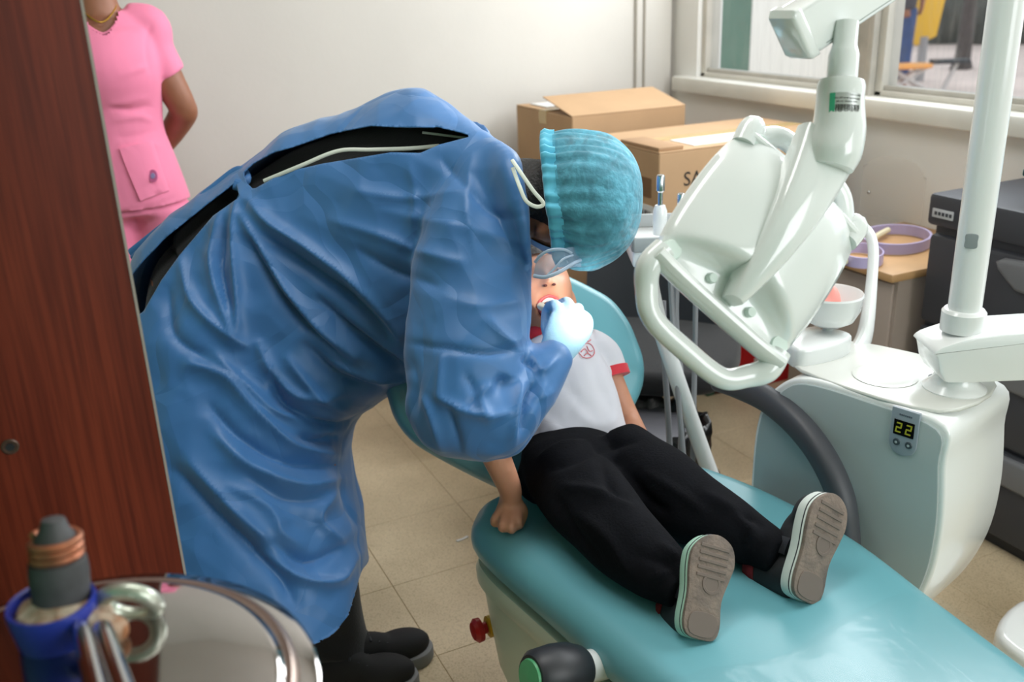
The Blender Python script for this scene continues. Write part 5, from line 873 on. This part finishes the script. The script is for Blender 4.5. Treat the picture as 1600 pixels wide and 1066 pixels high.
# bouffant cap
CAPM = mat('cap_fabric', (92, 178, 204), 0.75, var=0.12, vscale=12, sheen=0.3, bump=0.5, bscale=70); nt = CAPM.node_tree; b = nt.nodes['Principled BSDF']
tc = nt.nodes.new('ShaderNodeTexCoord'); nz = nt.nodes.new('ShaderNodeTexNoise'); nz.inputs['Scale'].default_value = 26; nz.inputs['Detail'].default_value = 8; nz.inputs['Distortion'].default_value = 1.2; nt.links.new(tc.outputs['Object'], nz.inputs['Vector']); mr = nt.nodes.new('ShaderNodeMapRange'); mr.inputs['From Min'].default_value = 0.35; mr.inputs['From Max'].default_value = 0.7; mr.inputs['To Min'].default_value = 0.5; mr.inputs['To Max'].default_value = 0.9; nt.links.new(nz.outputs['Fac'], mr.inputs['Value']); nt.links.new(mr.outputs[0], b.inputs['Alpha'])
cax = nrm(RIGHT * 0.985 - UP * 0.05 - FWD * 0.1); ce1 = nrm(UP - cax * (UP @ cax)); ce2 = np.cross(cax, ce1); cc0 = at(914, 313, 1.775); nph = 180; ph = np.linspace(0, 2 * math.pi, nph, endpoint=False); R = []
wr = np.zeros(nph); g_ = np.random.default_rng(8)
for k in range(7): wr += g_.uniform(0.4, 1) * np.sin(ph * g_.integers(9, 34) + g_.uniform(0, 6.28))
wr /= 3.0
for th in np.linspace(0.06, 2.02, 40):
    am = 0.0055 * max(0, (th - 0.5)) ** 1.2; lump = 0.004 * np.sin(ph * 3 + th * 2.2) + 0.003 * np.sin(ph * 5 - th * 3)
    shx = 0.0 if th < 1.5 else 0.0
    a_ = 0.128 * math.sin(th) ** 0.85; b_ = 0.112 * math.sin(th) ** 0.85; rr_ = 1 + (wr * am + lump * math.sin(th)) / 0.12
    tilt = 0.20 * (np.cos(ph)) * a_ * max(0, th - 1.2)
    R.append(cc0 + np.outer(np.full(nph, 0.106 * math.cos(th)) - tilt, cax) + np.outer(a_ * rr_ * np.cos(ph), ce1) + np.outer(b_ * rr_ * np.sin(ph), ce2))
capo = obj('bouffant_cap', loft(R, cap=False), CAPM, den, sharp=0)
last = R[-1]; cl_ = last.mean(0); BR = []
for k, (sc, ax_o) in enumerate(((1.0, 0.004), (1.0, -0.006), (1.03, -0.014), (1.0, -0.022), (0.95, -0.024), (0.93, -0.014), (0.95, -0.004))):
    ruff = 1 + 0.016 * np.sin(ph * 31 + k * 0.4) + 0.018 * np.sin(ph * 43 + 1 + 2 * np.sin(ph * 3)) + 0.02 * np.sin(ph * 7 + k * 0.5); BR.append(cl_ + (last - cl_) * (sc * ruff)[:, None] + cax * ax_o)
obj('elastic_band', loft(BR, cap=False), mat('cap_band', (92, 190, 220), 0.7, sheen=0.3), capo, sharp=0)
# mask, goggles, straps
MASKM = mat('pale_blue_mask', (140, 172, 206), 0.6); GOG = mat('clear_goggles', (150, 178, 206), 0.12, alpha=0.42, coat=0.5)
hv = head_vf(DH * 1.05, DM_, 0, False); lv = (hv[0] - dhc) @ np.stack([dxv, dyv, dz], 1) / DH; kk = (lv[:, 1] > 0.12) & (lv[:, 2] < -0.02) & (lv[:, 2] > -0.52); hf = [q for q in hv[1] if kk[list(q)].all()]; us = sorted({i for q in hf for i in q}); ix = {i: k for k, i in enumerate(us)}
mk = obj('face_mask', (hv[0][us], [tuple(ix[i] for i in q) for q in hf]), MASKM, den)
RIMM = mat('goggle_rim', (176, 200, 226), 0.2, coat=0.5, alpha=0.85)
gg = ribbon([(837, 414, 1.70), (852, 415, 1.69), (872, 408, 1.69), (893, 402, 1.70), (906, 402, 1.73)], 0.018, 0.0015, GOG, 'goggles', den)
ribbon([(834, 431, 1.695), (852, 433, 1.685), (874, 425, 1.685), (897, 411, 1.70), (908, 406, 1.73)], 0.0035, 0.003, RIMM, 'goggle_rim', gg)
ribbon([(836, 410, 1.70), (845, 399, 1.69), (860, 391, 1.685), (880, 390, 1.69), (893, 396, 1.70)], 0.0028, 0.0025, RIMM, 'goggle_rim', gg)
ribbon([(852, 434, 1.684), (866, 420, 1.684), (880, 405, 1.685), (895, 399, 1.70)], 0.0022, 0.002, RIMM, 'goggle_temple', gg)
STR = mat('white_tape', (222, 230, 220), 0.6)
ribbon([(800, 250, 1.68), (815, 272, 1.66), (833, 298, 1.655), (849, 318, 1.655), (838, 323, 1.655), (822, 314, 1.655), (812, 292, 1.66), (801, 262, 1.68)], 0.0035, 0.0015, STR, 'mask_strap', den)
ribbon([(412, 283, 1.95), (470, 259, 1.92), (528, 236, 1.905), (580, 234, 1.89), (640, 232, 1.87), (686, 228, 1.86)], 0.004, 0.0015, STR, 'gown_string', den)
ribbon([(660, 207, 1.88), (700, 212, 1.865), (738, 217, 1.85)], 0.0025, 0.0015, STR, 'gown_string', den)
# gloved hand holding a wooden tongue depressor
GLV = mat('pale_blue_glove', (170, 216, 240), 0.45, sheen=0.2, bump=0.15, bscale=120)
hand = [tube([at(852, 577, 1.79), at(864, 558, 1.80), at(880, 530, 1.815), at(893, 505, 1.835), at(897, 492, 1.85)], [(0.032, 0.026), (0.031, 0.025), (0.040, 0.024), (0.044, 0.022), (0.038, 0.018)], 20, 5, up=FWD, roundcap=True)]
for pts in ([(875, 490, 1.835), (867, 477, 1.86), (858, 480, 1.90), (854, 490, 1.925)], [(889, 484, 1.845), (886, 473, 1.885), (872, 478, 1.93), (862, 488, 1.945)], [(902, 490, 1.85), (903, 482, 1.90), (889, 488, 1.94), (877, 498, 1.95)], [(914, 505, 1.85), (915, 499, 1.90), (902, 506, 1.935), (890, 514, 1.94)]):
    hand.append(tube([at(*p) for p in pts], [0.0125, 0.0115, 0.0105, 0.0095], 14, 5, roundcap=True))
hand.append(tube([at(868, 538, 1.80), at(857, 518, 1.83), at(854, 500, 1.875), at(853, 488, 1.91)], [0.016, 0.0135, 0.0115, 0.0095], 14, 5, roundcap=True))
gl = organic(hand, 0.0033, 3, 0.5); gl = (gl[0] + normals(gl) * (vnoise(gl[0], 140, 9) * 0.0006)[:, None], gl[1]); obj('glove', gl, GLV, den, sharp=0)
obj('glove_cuff', tube([at(850, 580, 1.79), at(857, 569, 1.795)], [(0.036, 0.03), (0.034, 0.028)], 24, 2, up=FWD), GLV, den)
td0 = at(846, 479, 1.955); td1 = at(862, 490, 1.93); dd = nrm(td1 - td0); ss = nrm(np.cross(dd, FWD)); td = empty('tongue_depressor', td0, 'flat pale wooden tongue depressor between the gloved fingers and the mouth', 'depressor')
tdm = frame(td0, dd, ss, np.cross(dd, ss)); obj('stick', xf(prism(smooth_poly([(-0.012, 0), (-0.006, 0.007), (0.02, 0.008), (0.075, 0.008), (0.085, 0.0), (0.075, -0.008), (0.02, -0.008), (-0.006, -0.007)], 4), -0.001, 0.001, 0.0004, 1), tdm), mat('pale_wood_stick', (232, 218, 190), 0.6), td)
# ------------------------------------------------------------------ WOMAN IN PINK
wy = 3.12
def W(px, py, dy=0.0): return at_y(px, py, wy + dy)
wb = W(160, 100); wom = empty('person', (wb[0] , wy, 0), 'woman in a pink scrub suit standing behind the cupboard, arms behind her', 'person')
def wz(py): return W(150 + 0.176 * py, py)[2]
wx = W(153, 20)[0]
def WC(z, dx=0.0, dy=0.0): return np.array([wx + dx, wy + dy, z])
PINK = cloth_mat('pink_scrub_cloth', (246, 136, 172), 0.75, crease=0.08, cs=10, var=0.03)
zs = wz(14)
armW = [np.array([wx + 0.135, wy, wz(52)]), W(256, 112), W(284, 165, 0.0), W(284, 182, 0.03), W(252, 228, 0.12), W(222, 252, 0.15)]
armO = [np.array([wx - 0.135, wy, wz(52)]), np.array([wx - 0.24, wy, wz(112)]), np.array([wx - 0.27, wy + 0.02, wz(175)]), np.array([wx - 0.12, wy + 0.15, wz(240)])]
whc = WC(zs + 0.22, 0, -0.01); WHM = frame(whc, (-1, 0, 0), (0, -1, 0), (0, 0, 1))
wbody = organic([head_vf(0.22, WHM), tube([WC(zs + 0.15), WC(zs + 0.07), WC(zs - 0.02)], [0.055, 0.052, 0.065], 16, 4), tube([WC(zs - 0.0), WC(zs - 0.05), WC(wz(110)), WC(wz(200)), WC(wz(290))], [(0.06, 0.05), (0.11, 0.06), (0.12, 0.08), (0.10, 0.075), (0.12, 0.08)], 22, 5, up=(0, 1, 0)), tube(armW, [0.03, 0.049, 0.043, 0.042, 0.035, 0.028], 16, 5, roundcap=True), tube(armO, [0.03, 0.047, 0.042, 0.03], 16, 5, roundcap=True), tube([WC(wz(300), 0.06), WC(0.45, 0.085), WC(0.05, 0.09)], [0.075, 0.055, 0.035], 16, 4), tube([WC(wz(300), -0.06), WC(0.45, -0.085), WC(0.05, -0.09)], [0.075, 0.055, 0.035], 16, 4)], 0.009, 3)
obj('body', wbody, SKIN2, wom, sharp=0)
top = organic([tube([WC(zs - 0.005), WC(zs - 0.035), WC(wz(55)), WC(wz(105), 0.0, -0.015), WC(wz(160)), WC(wz(205)), WC(wz(250)), WC(wz(318))], [(0.085, 0.06), (0.138, 0.075), (0.15, 0.098), (0.148, 0.118), (0.136, 0.10), (0.128, 0.095), (0.148, 0.11), (0.178, 0.125)], 30, 6, up=(0, 1, 0)), tube([np.array([wx + 0.07, wy, wz(34)]), np.array([wx + 0.13, wy, wz(44)]), W(240, 76), W(264, 118)], [0.05, 0.06, 0.060, 0.056], 18, 5), tube([np.array([wx - 0.07, wy, wz(34)]), np.array([wx - 0.13, wy, wz(44)]), np.array([wx - 0.19, wy, wz(75)]), np.array([wx - 0.235, wy, wz(118)])], [0.05, 0.06, 0.060, 0.056], 18, 5)], 0.007, 3)
V_, F_ = top; cy_ = (V_[:, 0] - wx) / 0.062; ins = (V_[:, 2] > zs - 0.07 + 0.075 * cy_ ** 2) & (np.abs(V_[:, 0] - wx) < 0.062)
top = cut(top, ins, lambda P: P); top = fold_surface(top, [([(170, 168), (205, 172), (232, 166)], -6, 5), ([(190, 120), (215, 108), (228, 105)], 4, 5), ([(236, 40), (228, 70), (233, 110)], -4, 4), ([(180, 188), (215, 182), (236, 188)], 5, 5), ([(165, 165), (195, 160), (225, 152)], 4, 6), ([(195, 330), (240, 322), (278, 308)], -3, 4), ([(200, 235), (235, 225), (250, 230)], 3, 5), ([(185, 215), (215, 212), (240, 205)], -3, 5)], lambda V: vnoise(V, 30, 31) * 0.0018)
tpo = obj('scrub_top', top, PINK, wom, sharp=0)
X_, Y_, D_ = to_px(top[0]); nf = (normals(top) * (top[0] - CAM)).sum(1) < 0
def on_top(px, py, lift=0.004):
    d = np.hypot(X_ - px, Y_ - py) + np.where(nf, 0, 1e6); i = np.argsort(d)[:4]; return at(px, py, D_[i].mean() - lift)
rows = []
for v_ in np.linspace(0, 1, 10):
    l = np.array([187 + 33 * v_ ** 1.1, 232 + 82 * v_]); r_ = np.array([238 + 26 * v_, 220 + 78 * v_]); rows.append([on_top(*(l + (r_ - l) * u_)) for u_ in np.linspace(0, 1, 9)])
G_ = np.array(rows).reshape(-1, 3); GB_ = G_ - FWD * -0.003; ff = [(i * 9 + j, i * 9 + j + 1, (i + 1) * 9 + j + 1, (i + 1) * 9 + j) for i in range(9) for j in range(8)]; rg = list(range(9)) + [i * 9 + 8 for i in range(1, 10)] + [81 + j for j in range(7, -1, -1)] + [i * 9 for i in range(8, 0, -1)]
pk = obj('pocket', (np.vstack([G_ - FWD * 0.003, G_ + FWD * 0.004]), ff + [tuple(k + 90 for k in q[::-1]) for q in ff] + [(a, b, b + 90, a + 90) for a, b in zip(rg, rg[1:] + rg[:1])]), PINK, tpo, sharp=60)
pc_ = on_top(239, 275, 0.012); obj('badge', lathe([(0, -0.002), (0.014, -0.002), (0.014, 0.001), (0.011, 0.002), (0.010, 0.001), (0, 0.001)], frame(pc_, nrm(RIGHT), nrm(UP) * 1.35, -FWD), 20), mat('badge_rose', (214, 110, 160), 0.6), pk)
obj('badge_core', lathe([(0, 0.0), (0.007, 0.0), (0.006, 0.003), (0, 0.003)], frame(pc_, nrm(RIGHT), nrm(UP) * 1.35, -FWD), 16), mat('badge_lilac', (160, 150, 200), 0.6), pk)
obj('neck_binding', tube([WC(zs - 0.005, 0.062, 0.0), WC(zs - 0.03, 0.050, -0.055), WC(zs - 0.066, 0.0, -0.085), WC(zs - 0.03, -0.050, -0.055), WC(zs - 0.005, -0.062, 0.0)], 0.005, 8, 5), PINK, tpo)
pan = organic([tube([WC(wz(270), 0, 0), WC(wz(330), 0, 0)], [(0.15, 0.105), (0.165, 0.115)], 26, 3, up=(0, 1, 0)), tube([WC(wz(330), 0.085), WC(0.45, 0.09), WC(0.08, 0.095)], [0.10, 0.085, 0.08], 20, 5), tube([WC(wz(330), -0.085), WC(0.45, -0.09), WC(0.08, -0.095)], [0.10, 0.085, 0.08], 20, 5)], 0.01, 3)
obj('scrub_trousers', pan, PINK, wom, sharp=0)
GOLD = mat('gold_chain', (214, 170, 80), 0.3, metal=1.0); obj('necklace', tube([WC(zs + 0.03, 0.05, 0.0), WC(zs + 0.0, 0.045, -0.04), WC(zs - 0.035, 0.0, -0.075), WC(zs + 0.0, -0.045, -0.04), WC(zs + 0.03, -0.05, 0.0)], 0.0025, 8, 6), GOLD, wom)
hv = head_vf(0.22 * 1.06, WHM, 0, False); lv = (hv[0] - whc) / 0.22; lv = np.stack([-lv[:, 0], -lv[:, 1], lv[:, 2]], 1); kk = (lv[:, 2] > 0.26) | ((lv[:, 1] < 0.05)); hf = [q for q in hv[1] if kk[list(q)].all()]; us = sorted({i for q in hf for i in q}); ix = {i: k for k, i in enumerate(us)}
obj('hair', (hv[0][us], [tuple(ix[i] for i in q) for q in hf]), HAIR, wom)
for s in (-1, 1):
    q = obj('shoe', organic([ellipsoid((wx + s * 0.095, wy - 0.06, 0.045), (0.042, 0.12, 0.042), 18, 12), ellipsoid((wx + s * 0.095, wy + 0.01, 0.05), (0.04, 0.07, 0.048), 18, 12)], 0.01, 2), mat('white_clog', (220, 220, 218), 0.5), wom); obj('shoe_sole', box(wx + s * 0.095 - 0.043, wy - 0.17, 0.0, wx + s * 0.095 + 0.043, wy + 0.075, 0.02, 0.008), mat('grey_sole', (120, 120, 120)), q)
